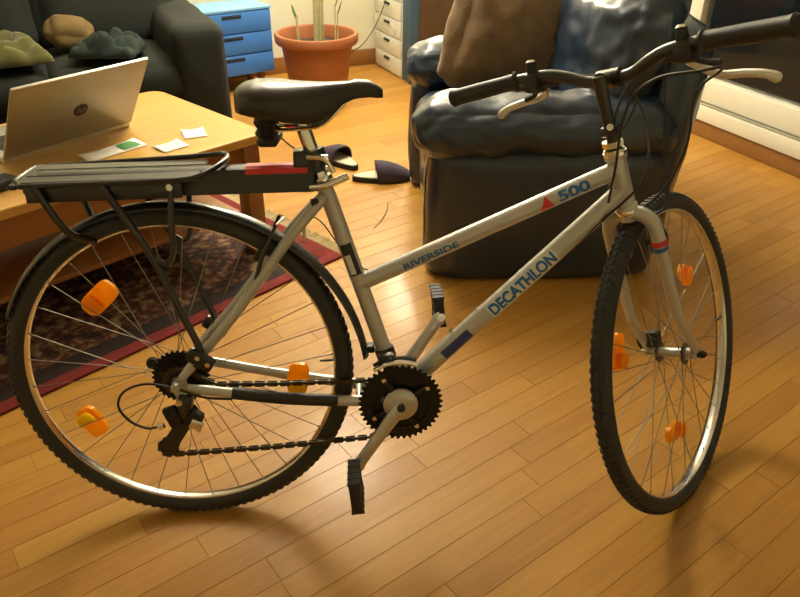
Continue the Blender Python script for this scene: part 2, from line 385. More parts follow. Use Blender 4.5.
# ------------------------------------------------------------------ bicycle
LEAN = 0.1785; STEER = 0.8307; HA = 1.2481; RW = 0.35; WB = 1.0667
bike = empty('bicycle'); bike.rotation_euler = (-LEAN, 0, 0)
tag(bike, 'silver low step trekking bicycle with rear rack, front wheel turned away', 'bicycle')
A = Vector((-math.cos(HA), 0, math.sin(HA)))
O = Vector((1.01086, 0, 0.33132))
SM = Matrix.Translation(O) @ Matrix.Rotation(STEER, 4, A) @ Matrix.Translation(-O)
BB = Vector((0.4455, 0, 0.289)); ST = Vector((0.3054, 0, 0.7262)); HT = Vector((0.8562, 0, 0.7881)); HB = HT - A*0.112
SD = (ST-BB).normalized()
def part(mb, name, m, parent=bike, **k): return mb.build(name, m, parent, **k)

# --- wheels
def make_wheel(c, xf, label, hubw, steer):
    c = Vector(c)
    rim = MB(xf).lathe([(0.3085, -0.006), (0.3085, 0.006), (0.3115, 0.0115), (0.3285, 0.0125), (0.3285, 0.0100), (0.3185, 0.009), (0.3185, -0.009), (0.3285, -0.0100), (0.3285, -0.0125), (0.3115, -0.0115)], c, (0, 1, 0), 96, True)
    wh = part(rim, 'wheel', M_rim); wh['label'] = label
    ty = MB(xf); mr = 0.0195; Rm = RW-mr-0.0016
    ty.lathe([(Rm+mr*math.cos(t), mr*1.02*math.sin(t)) for t in [2*math.pi*k/16 for k in range(16)]], c, (0, 1, 0), 120, True)
    nk = 118
    for k in range(nk):                               # tread blocks
        a_ = 2*math.pi*k/nk
        for (s_, off) in ((-1, 0.0), (1, 0.5)):
            b_ = a_+off*2*math.pi/nk; ph = s_*0.62
            rad = Vector((math.cos(b_), 0, math.sin(b_))); tang = Vector((-math.sin(b_), 0, math.cos(b_))); lat = Vector((0, 1, 0))
            nrm = rad*math.cos(ph)+lat*math.sin(ph); side = tang.cross(nrm)
            p = c+rad*Rm+nrm*(mr+0.0006); M3 = Matrix((tang, side, nrm)).transposed()
            ty.box(p, (0.0095, 0.0085, 0.0034), M3)
        rad = Vector((math.cos(a_), 0, math.sin(a_))); tang = Vector((-math.sin(a_), 0, math.cos(a_)))
        ty.box(c+rad*(Rm+mr+0.0004), (0.0085, 0.009, 0.003), Matrix((tang, tang.cross(rad), rad)).transposed())
    t_ = part(ty, 'tyre', M_tyre, wh, angle=30); t_['label'] = 'black rubber tyre with knobbly tread'
    # hub
    h = MB(xf)
    h.lathe([(0.0, -hubw-0.004), (0.006, -hubw-0.004), (0.006, -hubw+0.006), (0.012, -hubw+0.006), (0.014, -0.034), (0.013, -0.028), (0.0105, -0.015), (0.0105, 0.015), (0.013, 0.028), (0.014, 0.034), (0.012, hubw-0.006), (0.006, hubw-0.006), (0.006, hubw+0.004), (0.0, hubw+0.004)], c, (0, 1, 0), 24)
    part(h, 'hub', M_alloy, wh)
    for s_ in (-1, 1):
        f = MB(xf).lathe([(0.008, s_*0.027), (0.024, s_*0.027), (0.0245, s_*0.0285), (0.024, s_*0.030), (0.008, s_*0.030)], c, (0, 1, 0), 28)
        part(f, 'hub_flange', M_blackm if steer else M_alloy, wh)
    # valve, spokes
    ns = 32; L0 = 0.29
    me = bpy.data.meshes.new('spoke'); sb = MB().tube([(0, 0, 0), (0, 0, 0.02), (0, 0, 0.97), (0, 0, 1.0)], [0.0011, 0.0010, 0.0010, 0.0019], 6)
    me.from_pydata([tuple(p) for p in sb.v], [], sb.f); me.materials.append(M_spoke); me.shade_smooth()
    for k in range(ns):
        a_ = 2*math.pi*(k+0.5)/ns; s_ = 1 if k % 2 else -1; tw = R(62) if (k//2) % 2 else -R(62)
        p0 = c+Vector((0.022*math.cos(a_+tw), s_*0.0285, 0.022*math.sin(a_+tw))); p1 = c+Vector((0.3092*math.cos(a_), s_*0.002, 0.3092*math.sin(a_)))
        if xf is not None: p0, p1 = xf @ p0, xf @ p1
        z_ = (p1-p0); ln = z_.length; z_.normalize(); x_ = z_.orthogonal().normalized(); y_ = z_.cross(x_)
        o = bpy.data.objects.new('spoke', me); col.objects.link(o); o.parent = wh
        M4 = Matrix((x_, y_, z_*ln)).transposed().to_4x4(); M4.translation = p0; o.matrix_local = M4
    vv = Vector((math.cos(0.05), 0, math.sin(0.05)))
    part(MB(xf).tube([c+vv*0.311, c+vv*0.296, c+vv*0.280], [0.003, 0.003, 0.002], 8), 'valve', M_blackm, wh)
    return wh
RC = Vector((0, 0, RW)); FC = Vector((WB, 0, RW))
rear = make_wheel(RC, None, 'rear wheel with silver rim, smooth black tyre and amber reflectors', 0.066, False)
front = make_wheel(FC, SM, 'front wheel turned sideways with silver rim and amber reflectors', 0.050, True)
def reflector(c, rel, length, width, wheel, xf, two):
    c = Vector(c); p = c+Vector((rel[0], 0, rel[1])); rad = Vector((rel[0], 0, rel[1])).normalized(); tang = Vector((-rad.z, 0, rad.x))
    def outline(f, l0, l1):
        out = []
        for k in range(24):
            t = 2*math.pi*k/24; ct, st = math.cos(t), math.sin(t)
            out.append((max(l0, min(l1, math.copysign(abs(ct)**0.55, ct)*length/2*f)), math.copysign(abs(st)**0.55, st)*width/2*f))
        return out
    yv = Vector((0, 0.006, 0))
    b_ = part(MB(xf).prism(outline(1, -1, 1), p+yv, tang, rad, 0.012), 'reflector', M_orange, wheel, smooth=False)
    b_['label'] = 'amber plastic spoke reflector'
    for yo, flip in ((-0.0075, 1), (0.0065, 1)):
        rng_ = (-1, -0.002) if two < 0 else (0.002, 1)
        ln_ = part(MB(xf).prism(outline(0.86, *rng_), p+Vector((0, yo+0.001, 0)), tang, rad, 0.0015), 'reflector_lens', M_glint if two else M_orange, b_, smooth=False)  # yellow half paints the bright reflection onto the amber reflector
for rel, l_, w_, tw in (((-0.151, 0.159), 0.078, 0.046, 0), ((-0.208, -0.123), 0.070, 0.044, -1), ((0.232, -0.032), 0.072, 0.044, -1)): reflector(RC, rel, l_, w_, rear, None, tw)
for rel, l_, w_ in (((0.123, 0.152), 0.062, 0.034), ((-0.234, 0.057), 0.074, 0.036), ((0.013, -0.188), 0.066, 0.038)): reflector(FC, rel, l_, w_, front, SM, 0)

# --- frame tubes
TTR = Vector((0.3668, 0, 0.5355)); TTH = HT - A*0.030
DTH = HT - A*0.075
part(MB().tube([BB-SD*0.005, ST+SD*0.012], 0.0158, 24), 'seat_tube', M_silver)
tt = part(MB().tube([TTR-(TTH-TTR).normalized()*0.004, TTH], 0.0172, 24), 'top_tube', M_silver)
dt = part(MB().tube([BB, DTH], [0.0200, 0.0200], 24), 'down_tube', M_silver)
hd = part(MB().tube([HB, HB+A*0.008, HB+A*0.010, HT-A*0.010, HT-A*0.008, HT], [0.0215, 0.0215, 0.0185, 0.0185, 0.0215, 0.0215], 28), 'head_tube', M_silver)
part(MB().tube([HT+A*0.0, HT+A*0.006, HT+A*0.006, HT+A*0.011], [0.0225, 0.0225, 0.0195, 0.0195], 28), 'headset_cup', M_chrome, hd)
part(MB().tube([HT+A*0.011, HT+A*0.016], [0.0165, 0.0165], 24), 'headset_spacer', M_black, hd)
part(MB().tube([HT+A*0.016, HT+A*0.027], [0.0205, 0.0205], 8), 'headset_locknut', M_chrome, hd)
part(MB().tube([HB-A*0.010, HB-A*0.003, HB], [0.0215, 0.0235, 0.0225], 28), 'headset_race', M_chrome, hd)
part(MB().tube([BB+Vector((0, -0.036, 0)), BB+Vector((0, 0.036, 0))], 0.021, 24), 'bottom_bracket', M_silver)
for s_ in (-1, 1):
    part(MB().tube(bez([BB+Vector((-0.012, s_*0.022, -0.002)), Vector((0.36, s_*0.036, 0.288)), Vector((0.20, s_*0.052, 0.308)), Vector((0.02, s_*0.064, 0.342))], 6), [0.012]*7+[0.0115]*6+[0.0105]*5+[0.009], 16), 'chain_stay', M_silver)
    part(MB().tube(bez([ST-SD*0.012+Vector((-0.006, s_*0.010, 0)), Vector((0.235, s_*0.034, 0.640)), Vector((0.12, s_*0.050, 0.490)), Vector((0.012, s_*0.066, 0.366))], 6), [0.0105]*13+[0.0098]*5+[0.0085], 16), 'seat_stay', M_silver)
    dp = MB(); y0 = s_*0.066
    dp.prism([(-0.011, -0.006), (0.0, -0.034), (0.012, -0.032), (0.022, -0.014), (0.020, 0.016), (0.010, 0.020), (-0.009, 0.008)], (0, y0-0.0025, RW), (1, 0, 0), (0, 0, 1), -0.005)
    part(dp, 'dropout', M_silver, smooth=False)
part(MB().tube([(0.36, -0.036, 0.292), (0.36, 0.036, 0.292)], 0.007, 12), 'stay_bridge', M_silver)
# black sleeve on the drive-side chain stay
part(MB().tube(bez([(0.315, -0.0405, 0.292), (0.21, -0.0515, 0.3065), (0.105, -0.058, 0.3255)], 6), 0.0128, 16), 'chain_stay_guard', M_black)
part(MB().box((0.325, 0.05, 0.262), (0.022, 0.012, 0.03), bev=0.003), 'stay_bracket', M_gear)
part(MB().box((0.262, -0.020, 0.655), (0.005, 0.03, 0.05), bev=0.001), 'brake_bridge', M_alloy)

# decals bent round the tubes
def tube_text(txt, p0, d, r, size_w, size_h, m, off=0.0, parent=None, ang0=0.0, name='lettering', bold=0.0):
    cu = bpy.data.curves.new('txt', 'FONT'); cu.body = txt; cu.size = 1.0; cu.fill_mode = 'FRONT'; cu.offset = bold
    ob = bpy.data.objects.new('txt', cu); col.objects.link(ob)
    dg = bpy.context.evaluated_depsgraph_get(); dg.update()
    me = bpy.data.meshes.new_from_object(ob.evaluated_get(dg)); bpy.data.objects.remove(ob)
    bm = bmesh.new(); bm.from_mesh(me); bpy.data.meshes.remove(me)
    xs = [v_.co.x for v_ in bm.verts]; ys = [v_.co.y for v_ in bm.verts]; x0, x1, y0, y1 = min(xs), max(xs), min(ys), max(ys)
    for v_ in bm.verts: v_.co = Vector(((v_.co.x-x0)/(x1-x0)*size_w, ((v_.co.y-y0)/(y1-y0)-0.5)*size_h, 0))
    for k in range(-4, 5):
        bmesh.ops.bisect_plane(bm, geom=bm.verts[:]+bm.edges[:]+bm.faces[:], plane_co=(0, k*size_h/9, 0), plane_no=(0, 1, 0))
    wrap_decal(bm, p0, d, r, off, ang0); me = bpy.data.meshes.new(name); bm.to_mesh(me); bm.free(); me.materials.append(m)
    o = bpy.data.objects.new(name, me); col.objects.link(o); o.parent = parent; return o
def wrap_decal(bm, p0, d, r, off, ang0):
    d = Vector(d).normalized(); side = Vector((0, -1, 0)); upv = d.cross(Vector((0, 1, 0))).normalized()
    if upv.z < 0: upv = -upv
    for v_ in bm.verts:
        a_ = ang0 + v_.co.y/r
        v_.co = Vector(p0)+d*v_.co.x+(side*math.cos(a_)+upv*math.sin(a_))*(r+0.0004+off)
def tube_patch(poly, p0, d, r, m, parent, ang0=0.0, off=0.0, name='decal', lab=None):
    bm = bmesh.new(); vs_ = [bm.verts.new((x, y, 0)) for x, y in poly]; bm.faces.new(vs_)
    ys = [y for _, y in poly]; y0, y1 = min(ys), max(ys)
    for k in range(1, 8):
        bmesh.ops.bisect_plane(bm, geom=bm.verts[:]+bm.edges[:]+bm.faces[:], plane_co=(0, y0+(y1-y0)*k/8, 0), plane_no=(0, 1, 0))
    wrap_decal(bm, p0, d, r, off, ang0); me = bpy.data.meshes.new(name); bm.to_mesh(me); bm.free(); me.materials.append(m)
    o = bpy.data.objects.new(name, me); col.objects.link(o); o.parent = parent
    if lab: o['label'] = lab
    return o
dd = (DTH-BB).normalized(); td = (TTH-TTR).normalized()
def along(p, a0, d): return (Vector(p)-a0).dot(d)
DS = BB+dd*(along((0.626, 0, 0.494), BB, dd)-0.010); DL = along((0.751, 0, 0.607), BB, dd)-along((0.626, 0, 0.494), BB, dd)
tube_patch([(-0.004, -0.0155), (DL+0.004, -0.0155), (DL+0.004, 0.0155), (-0.004, 0.0155)], DS, dd, 0.020, M_decalw, dt, ang0=R(8), name='lettering_ground')
tube_text('DECATHLON', DS, dd, 0.020, DL, 0.026, M_blue, 0.0004, dt, R(8), bold=0.045)['label'] = 'blue capital lettering on the down tube'
RS = TTR+td*along((0.452, 0, 0.575), TTR, td); RL = along((0.559, 0, 0.621), TTR, td)-along((0.452, 0, 0.575), TTR, td)
tube_text('RIVERSIDE', RS, td, 0.0172, RL, 0.0145, M_blue, 0, tt, R(-8), bold=0.035)['label'] = 'blue capital lettering on the top tube'
FS = TTR+td*along((0.748, 0, 0.712), TTR, td)
tube_text('500', FS, td, 0.0172, 0.064, 0.022, M_blue, 0, tt, R(5), bold=0.04)['label'] = 'blue number on the top tube'
TS = TTR+td*along((0.712, 0, 0.694), TTR, td)
tube_patch([(0, -0.013), (0.030, -0.013), (0.017, 0.015)], TS, td, 0.0172, M_red, tt, R(2), name='triangle_mark', lab='red triangle on the top tube')
LS = BB+dd*along((0.531, 0, 0.383), BB, dd)
tube_patch([(0, -0.012), (0.075, -0.012), (0.075, 0.010), (0, 0.010)], LS, dd, 0.020, M_navy, dt, R(0), name='sticker', lab='navy blue sticker on the down tube')
SS = BB+SD*along((0.371, 0, 0.560), BB, SD)
sdp = Vector(SD)
tube_patch([(0, -0.012), (0.068, -0.012), (0.068, 0.012), (0, 0.012)], SS, sdp, 0.0158, M_black, bike, R(0), name='sticker', lab='black and white sticker on the seat tube')
tube_patch([(0.004, -0.007), (0.045, -0.007), (0.045, 0.005), (0.004, 0.005)], SS, sdp, 0.0158, M_decalw, bike, R(-10), 0.0005, name='sticker_print')
for p in ((0.552, 0, 0.428), (0.602, 0, 0.474)):
    q = BB+dd*along(p, BB, dd); nrm = Vector((-dd.z, 0, dd.x))
    part(MB().tube([q+nrm*0.018, q+nrm*0.025], 0.004, 10), 'bottle_boss', M_chrome, dt)

# --- fork (steered)
fk = part(MB(SM).tube([HB-A*0.004, HB-A*0.024], [0.019, 0.017], 20), 'fork', M_silver); fk['label'] = 'silver unicrown fork turned with the front wheel'
for s_ in (-1, 1):
    c0 = HB-A*0.014
    fx = Vector((math.sin(HA), 0, math.cos(HA)))
    pts = [c0, c0+Vector((0, s_*0.020, 0))+A*0.002, c0+Vector((0, s_*0.040, 0))-A*0.012, c0+Vector((0, s_*0.0485, 0))-A*0.040, c0+Vector((0, s_*0.050, 0))-A*0.15+fx*0.004, c0+Vector((0, s_*0.052, 0))-A*0.25+fx*0.017, FC+Vector((0, s_*0.054, 0))+A*0.01]
    pp = bez(pts, 5); n = len(pp)
    bl = part(MB(SM).tube(pp, [0.0150-0.006*max(0, (i/n-0.35)/0.65) for i in range(n)], 18), 'fork_blade', M_silver, fk)
    part(MB(SM).prism([(-0.010, 0.018), (-0.011, -0.010), (0.011, -0.010), (0.012, 0.018)], FC+Vector((0, s_*0.054-0.002, 0)), (1, 0, 0), (0, 0, 1), -0.004), 'fork_end', M_silver, fk, smooth=False)
# decal on the near blade
def blade_ring(t0, t1, m, nm):
    c0 = HB-A*0.014; fx = Vector((math.sin(HA), 0, math.cos(HA)))
    q0 = c0+Vector((0, -0.0487, 0))-A*t0+fx*0.001; q1 = c0+Vector((0, -0.0491, 0))-A*t1+fx*0.002
    part(MB(SM).tube([q0, q1], 0.0152, 18), nm, m, fk)
blade_ring(0.056, 0.067, M_red, 'decal_band'); blade_ring(0.070, 0.078, M_blue, 'decal_band')
# front axle skewer and sensor
part(MB(SM).tube([FC+Vector((0, -0.056, 0)), FC+Vector((0, -0.068, 0)), FC+Vector((0, -0.074, 0))], [0.008, 0.0085, 0.005], 14), 'skewer_nut', M_black)
lv = part(MB(SM).tube([FC+Vector((0, 0.056, 0)), FC+Vector((0, 0.068, 0))], 0.009, 14), 'skewer_cam', M_chrome)
part(MB(SM).tube(bez([FC+Vector((0, 0.066, 0)), FC+Vector((-0.01, 0.07, 0.02)), FC+Vector((-0.02, 0.068, 0.05))], 4), 0.0045, 10), 'skewer_lever', M_blackm, lv)
part(MB(SM).box(FC+Vector((-0.006, 0.038, 0.030)), (0.036, 0.026, 0.036), bev=0.006), 'speed_sensor', M_black)
# front rim brake arms
for s_ in (-1, 1):
    b0 = HB-A*0.108+Vector((0.028, s_*0.040, 0)); b1 = HB-A*0.020+Vector((0.040, s_*0.030, 0))
    ar = part(MB(SM).tube(bez([b0, (b0+b1)/2+Vector((0.012, s_*0.008, 0)), b1], 5), [0.007]*6+[0.005]*5, 12), 'brake_arm', M_blackm)
    part(MB(SM).box(HB-A*0.075+Vector((0.030, s_*0.021, 0)), (0.05, 0.011, 0.012), bev=0.003), 'brake_pad', M_black, ar)
    part(MB(SM).tube([b0+Vector((0.012, 0, 0)), b0+Vector((0.020, 0, 0))], 0.0065, 12), 'brake_bolt', M_chrome, ar)
    part(MB(SM).tube([HB-A*0.072+Vector((0.042, s_*0.036, 0)), HB-A*0.072+Vector((0.050, s_*0.036, 0))], 0.0055, 12), 'pad_bolt', M_chrome, ar)
part(MB(SM).tube(bez([HB-A*0.022+Vector((0.042, 0.030, 0)), HB-A*0.018+Vector((0.048, 0, 0)), HB-A*0.020+Vector((0.042, -0.030, 0))], 5), 0.0022, 8), 'brake_noodle', M_chrome)

# --- stem and handlebar (steered)
BC = Vector((0.852, 0, 0.927)); QT = HT+A*0.150
stm = part(MB(SM).tube([HT+A*0.015, HT+A*0.07, HT+A*0.135, QT], [0.0112, 0.0112, 0.0125, 0.0125], 20), 'stem', M_blackm); stm['label'] = 'black quill stem'
part(MB(SM).tube([QT-A*0.010, (QT-A*0.010)*0.5+BC*0.5, BC], [0.0155, 0.0140, 0.0165], 16), 'stem_extension', M_blackm, stm)
part(MB(SM).tube([BC+Vector((0, -0.022, 0)), BC+Vector((0, 0.022, 0))], 0.0185, 20), 'bar_clamp', M_blackm, stm)
part(MB(SM).tube([HT+A*0.045+Vector((0, -0.016, 0)), HT+A*0.045+Vector((0, 0.016, 0))], 0.010, 14), 'stem_clamp', M_blackm, stm)
part(MB(SM).tube([HT+A*0.052+Vector((-0.012, -0.006, 0)), HT+A*0.052+Vector((-0.020, -0.010, 0))], 0.0065, 10), 'stem_bolt', M_chrome, stm)
hbp = [(0.790, 0.313, 0.944), (0.8195, 0.195, 0.954), (0.834, 0.125, 0.955), (0.841, 0.085, 0.945), (0.850, 0.045, 0.929), (0.852, 0.0, 0.927)]
hbp = hbp + [(x, -y, z) for x, y, z in reversed(hbp[:-1])]
hb = part(MB(SM).tube(bez(hbp, 5), 0.0115, 16), 'handlebar', M_blackm); hb['label'] = 'black riser handlebar with swept grips'
for s_ in (-1, 1):
    g0 = Vector((0.8225, s_*0.182, 0.9545)); g1 = Vector((0.783, s_*(0.322 if s_ > 0 else 0.338), 0.942)); gd = (g1-g0)
    pr_ = [g0+gd*t for t in (0, 0.03, 0.05, 0.2, 0.5, 0.9, 0.96, 1.0)]
    gp = part(MB(SM).tube(pr_, [0.018, 0.0205, 0.0165, 0.0158, 0.0168, 0.0168, 0.019, 0.0145], 18), 'grip', M_black, hb)
    # shifter pod and brake lever
    b0 = Vector((0.829, s_*0.150, 0.955))
    sh = part(MB(SM).box(b0+Vector((0.006, 0, -0.010)), (0.045, 0.034, 0.036), bev=0.008), 'shifter', M_black, hb)
    part(MB(SM).tube([b0+Vector((-0.002, -s_*0.002, 0.010)), b0+Vector((-0.008, -s_*0.002, 0.030))], [0.012, 0.010], 14), 'shifter_window', M_black, hb)
    part(MB(SM).lathe([(0, 0.006), (0.007, 0.005), (0.010, 0.0), (0.0, 0.0)], b0+Vector((-0.008, -s_*0.002, 0.028)), (0, 0, 1), 16), 'shifter_cap', M_chrome, hb)
    bm_ = part(MB(SM).box(b0+Vector((0.020, -s_*0.022, -0.010)), (0.034, 0.030, 0.022), bev=0.006), 'lever_mount', M_black, hb)
    lo = Vector((0, -0.012, -0.016)) if s_ < 0 else Vector((0, 0, 0.004))
    lp = bez([b0+Vector((0.036, -s_*0.008, -0.022)), b0+Vector((0.060, s_*0.020, -0.036)), b0+Vector((0.056, s_*0.065, -0.042)), b0+Vector((0.050, s_*0.100, -0.050)), b0+Vector((0.054, s_*0.122, -0.062))], 5)
    lp = [q_+lo*min(1, i_/6) for i_, q_ in enumerate(lp)]; n = len(lp); part(MB(SM).tube(lp, [(0.0078 if i < n-4 else 0.0092) if i < n-1 else 0.005 for i in range(n)], 10), 'brake_lever', M_lever, hb)
    part(MB(SM).tube(bez([b0+Vector((0.020, s_*0.006, -0.022)), b0+Vector((0.036, s_*0.022, -0.030)), b0+Vector((0.040, s_*0.045, -0.034))], 4), [0.005]*5+[0.006]*4, 8), 'thumb_lever', M_black, hb)
# cables from bar to frame
def sp(p): return SM @ Vector(p)
def cable(pts, r=0.0024): return part(MB().tube(bez(pts, 8), r, 8), 'cable', M_cable)
cable([sp((0.852, -0.135, 0.945)), sp((0.905, -0.075, 0.955)), sp((0.930, -0.01, 0.93)), sp((0.925, 0.03, 0.86)), HT-A*0.02+Vector((0.02, 0.05, 0)), DTH-dd*0.05+Vector((0, 0.022, -0.012))])
cable([sp((0.852, 0.135, 0.945)), sp((0.91, 0.08, 0.95)), sp((0.935, 0.02, 0.93)), sp((0.930, -0.03, 0.85)), HT-A*0.04+Vector((0.035, -0.035, 0)), DTH-dd*0.06+Vector((0, -0.022, -0.012))])
cable([sp((0.862, -0.120, 0.940)), sp((0.915, -0.080, 0.935)), sp((0.95, -0.06, 0.85)), sp((0.965, -0.045, 0.76)), HB-A*0.0+Vector((0.075, 0.0, 0)), sp(HB-A*0.022+Vector((0.042, 0.030, 0)))])
cable([sp((0.862, 0.120, 0.940)), sp((0.93, 0.07, 0.945)), sp((0.965, 0.0, 0.90)), sp((0.94, 0.05, 0.80)), HT-A*0.03+Vector((0.01, 0.04, 0)), TTH-td*0.06+Vector((0, 0.020, 0))])
cable([(0.930, -0.215, 0.962), (0.903, -0.204, 0.955), (0.863, -0.15, 0.941), (0.841, -0.103, 0.908), (0.833, -0.083, 0.855), (0.842, -0.050, 0.775), (0.845, -0.024, 0.70)])
cable([(0.935, -0.210, 0.957), (0.927, -0.150, 0.915), (0.963, -0.068, 0.825), (0.968, -0.012, 0.744), (0.950, 0.025, 0.690), sp(HB-A*0.022+Vector((0.042, 0.030, 0)))])
cable([DTH-dd*0.06+Vector((0, -0.022, -0.012)), DTH-dd*0.16+Vector((0, -0.012, -0.020)), BB+dd*0.03+Vector((0, -0.010, -0.022))], 0.0014)
cable([TTH-td*0.06+Vector((0, 0.020, 0)), TTR+td*0.25+Vector((0, 0.020, 0.002)), TTR+td*0.03+Vector((0, 0.022, 0.004)), Vector((0.290, 0.02, 0.66)), Vector((0.262, 0.03, 0.655))], 0.0014)

# --- seat post, collar, saddle
S0 = ST+SD*0.010
sp_ = part(MB().tube([S0-SD*0.02, S0+SD*0.135], 0.0136, 24), 'seat_post', M_chrome)
col_ = part(MB().tube([ST+SD*0.004, ST+SD*0.026], 0.0205, 24), 'seat_collar', M_chrome)
part(MB().tube(bez([ST+SD*0.014+Vector((-0.022, -0.020, -0.004)), ST+SD*0.014+Vector((0.005, -0.034, 0.002)), ST+SD*0.014+Vector((0.048, -0.030, 0.018))], 5), [0.006]*4+[0.0075]*7, 10), 'collar_lever', M_chrome, col_)
part(MB().tube([ST-SD*0.022+Vector((-0.020, -0.016, 0)), ST-SD*0.022+Vector((-0.034, -0.020, 0))], 0.008, 12), 'cable_stop', M_black)
# saddle: loft of cross sections along x
def lerp_t(tab, x):
    for i in range(len(tab)-1):
        a_, b_ = tab[i], tab[i+1]
        if x <= b_[0]:
            t = (x-a_[0])/(b_[0]-a_[0]); t = max(0, min(1, t)); return [a_[k]+(b_[k]-a_[k])*t for k in range(1, len(a_))]
    return list(tab[-1][1:])
#        x      half  ztop   drop(side bottom below top)
prof = [(0.150, 0.014, 0.890, 0.020), (0.154, 0.050, 0.903, 0.038), (0.165, 0.072, 0.911, 0.048), (0.185, 0.085, 0.916, 0.056), (0.215, 0.088, 0.917, 0.062), (0.245, 0.078, 0.914, 0.066), (0.275, 0.060, 0.912, 0.068),
        (0.300, 0.045, 0.912, 0.066), (0.320, 0.036, 0.913, 0.054), (0.340, 0.030, 0.914, 0.040), (0.365, 0.0255, 0.916, 0.032), (0.390, 0.022, 0.914, 0.028), (0.405, 0.018, 0.907, 0.023), (0.415, 0.009, 0.898, 0.014)]
sv = []; sf = []; NS = 44; NR = 24
for i in range(NS+1):
    x = 0.150+(0.415-0.150)*(0.5-0.5*math.cos(math.pi*i/NS)); hw, zt, dr = lerp_t(prof, x)
    for k in range(NR):
        t = 2*math.pi*k/NR; ct, st_ = math.cos(t), math.sin(t)
        y = hw*math.copysign(abs(ct)**0.75, ct)
        if st_ >= 0: z = zt-dr*0.62*(1-abs(st_)**0.8) - 0.004*max(0, 1-abs(y)/0.02)*(1 if 0.19 < x < 0.36 else 0)
        else: z = zt-dr*0.62-dr*0.38*min(1.0, abs(st_)*2.2)
        sv.append((x, y, z+0.011))
for i in range(NS):
    for k in range(NR):
        k2 = (k+1) % NR; sf.append((i*NR+k, i*NR+k2, (i+1)*NR+k2, (i+1)*NR+k))
sf.append(tuple(range(NR))); sf.append(tuple(NS*NR+k for k in range(NR)))
sm_ = MB(); sm_.add(sv, sf); sad = part(sm_, 'saddle', M_saddle, angle=60); sad['label'] = 'wide black padded saddle'
for s_ in (-1, 1):
    part(MB().tube(bez([(0.205, s_*0.045, 0.850), (0.222, s_*0.030, 0.842), (0.26, s_*0.021, 0.842), (0.305, s_*0.021, 0.850), (0.345, s_*0.010, 0.886)], 5), 0.0036, 8), 'saddle_rail', M_chrome, sad)
    part(MB().lathe([(0.0, -0.046), (0.014, -0.046), (0.019, -0.040), (0.014, -0.032), (0.020, -0.024), (0.015, -0.016), (0.021, -0.006), (0.017, 0.006), (0.0, 0.006)], (0.205, s_*0.040, 0.862), (0, 0, 1), 18), 'saddle_spring', M_black, sad)
part(MB().box((0.208, 0, 0.822), (0.034, 0.11, 0.014), bev=0.005), 'spring_plate', M_black, sad)
part(MB().box(S0+SD*0.134+Vector((0.0, 0, 0.0)), (0.040, 0.052, 0.018), Matrix.Rotation(0, 3, 'Y'), bev=0.005), 'saddle_clamp', M_alloy, sad)

# --- cranks, chainrings, chain
def gear(c, y, ro, ri, teeth, th, td_=0.006):
    mb = MB(); n = teeth*4; b = 0
    prof_ = []
    for k in range(n):
        a_ = 2*math.pi*k/n; rr = ro if k % 4 in (0, 1) else ro-td_
        prof_.append((rr*math.cos(a_), rr*math.sin(a_)))
    for y_ in (y-th/2, y+th/2):
        for p in prof_: mb.v.append(Vector((c.x+p[0], y_, c.z+p[1])))
        for k in range(n): a_ = 2*math.pi*k/n; mb.v.append(Vector((c.x+ri*math.cos(a_), y_, c.z+ri*math.sin(a_))))
    for k in range(n):
        k2 = (k+1) % n
        mb.f += [(k, k2, n+k2, n+k), (2*n+k, 3*n+k, 3*n+k2, 2*n+k2), (k, 2*n+k, 2*n+k2, k2), (n+k, n+k2, 3*n+k2, 3*n+k)]
    return mb
cset = part(MB().tube([BB+Vector((0, -0.036, 0)), BB+Vector((0, -0.060, 0))], [0.014, 0.020], 20), 'crankset', M_alloy); cset['label'] = 'alloy crankset with black triple chainrings'
for y_, ro, ri, te in ((-0.050, 0.0872, 0.062, 42), (-0.043, 0.0700, 0.040, 32), (-0.034, 0.0475, 0.026, 22)):
    part(gear(BB, y_, ro, ri, te, 0.003), 'chainring', M_gear, cset, smooth=False)
sp_mb = MB()
for k in range(4):
    a_ = R(32)+k*math.pi/2; d_ = Vector((math.cos(a_), 0, math.sin(a_)))
    sp_mb.tube([BB+Vector((0, -0.054, 0))+d_*0.020, BB+Vector((0, -0.053, 0))+d_*0.040, BB+Vector((0, -0.050, 0))+d_*0.064], [0.008, 0.008, 0.006], 10)
part(sp_mb, 'spider', M_gear, cset)
part(MB().lathe([(0, -0.068), (0.020, -0.068), (0.031, -0.065), (0.036, -0.060), (0.034, -0.050), (0.0, -0.050)], BB, (0, 1, 0), 28), 'spider_cap', M_alloy, cset)
for k in range(4):
    a_ = R(32)+k*math.pi/2; d_ = Vector((math.cos(a_), 0, math.sin(a_)))
    part(MB().tube([BB+d_*0.064+Vector((0, -0.050, 0)), BB+d_*0.064+Vector((0, -0.0565, 0))], 0.005, 10), 'chainring_bolt', M_chrome, cset)
CA = math.atan2(0.156-0.289, 0.353-0.4455); cdv = Vector((math.cos(CA), 0, math.sin(CA))); CL = 0.165
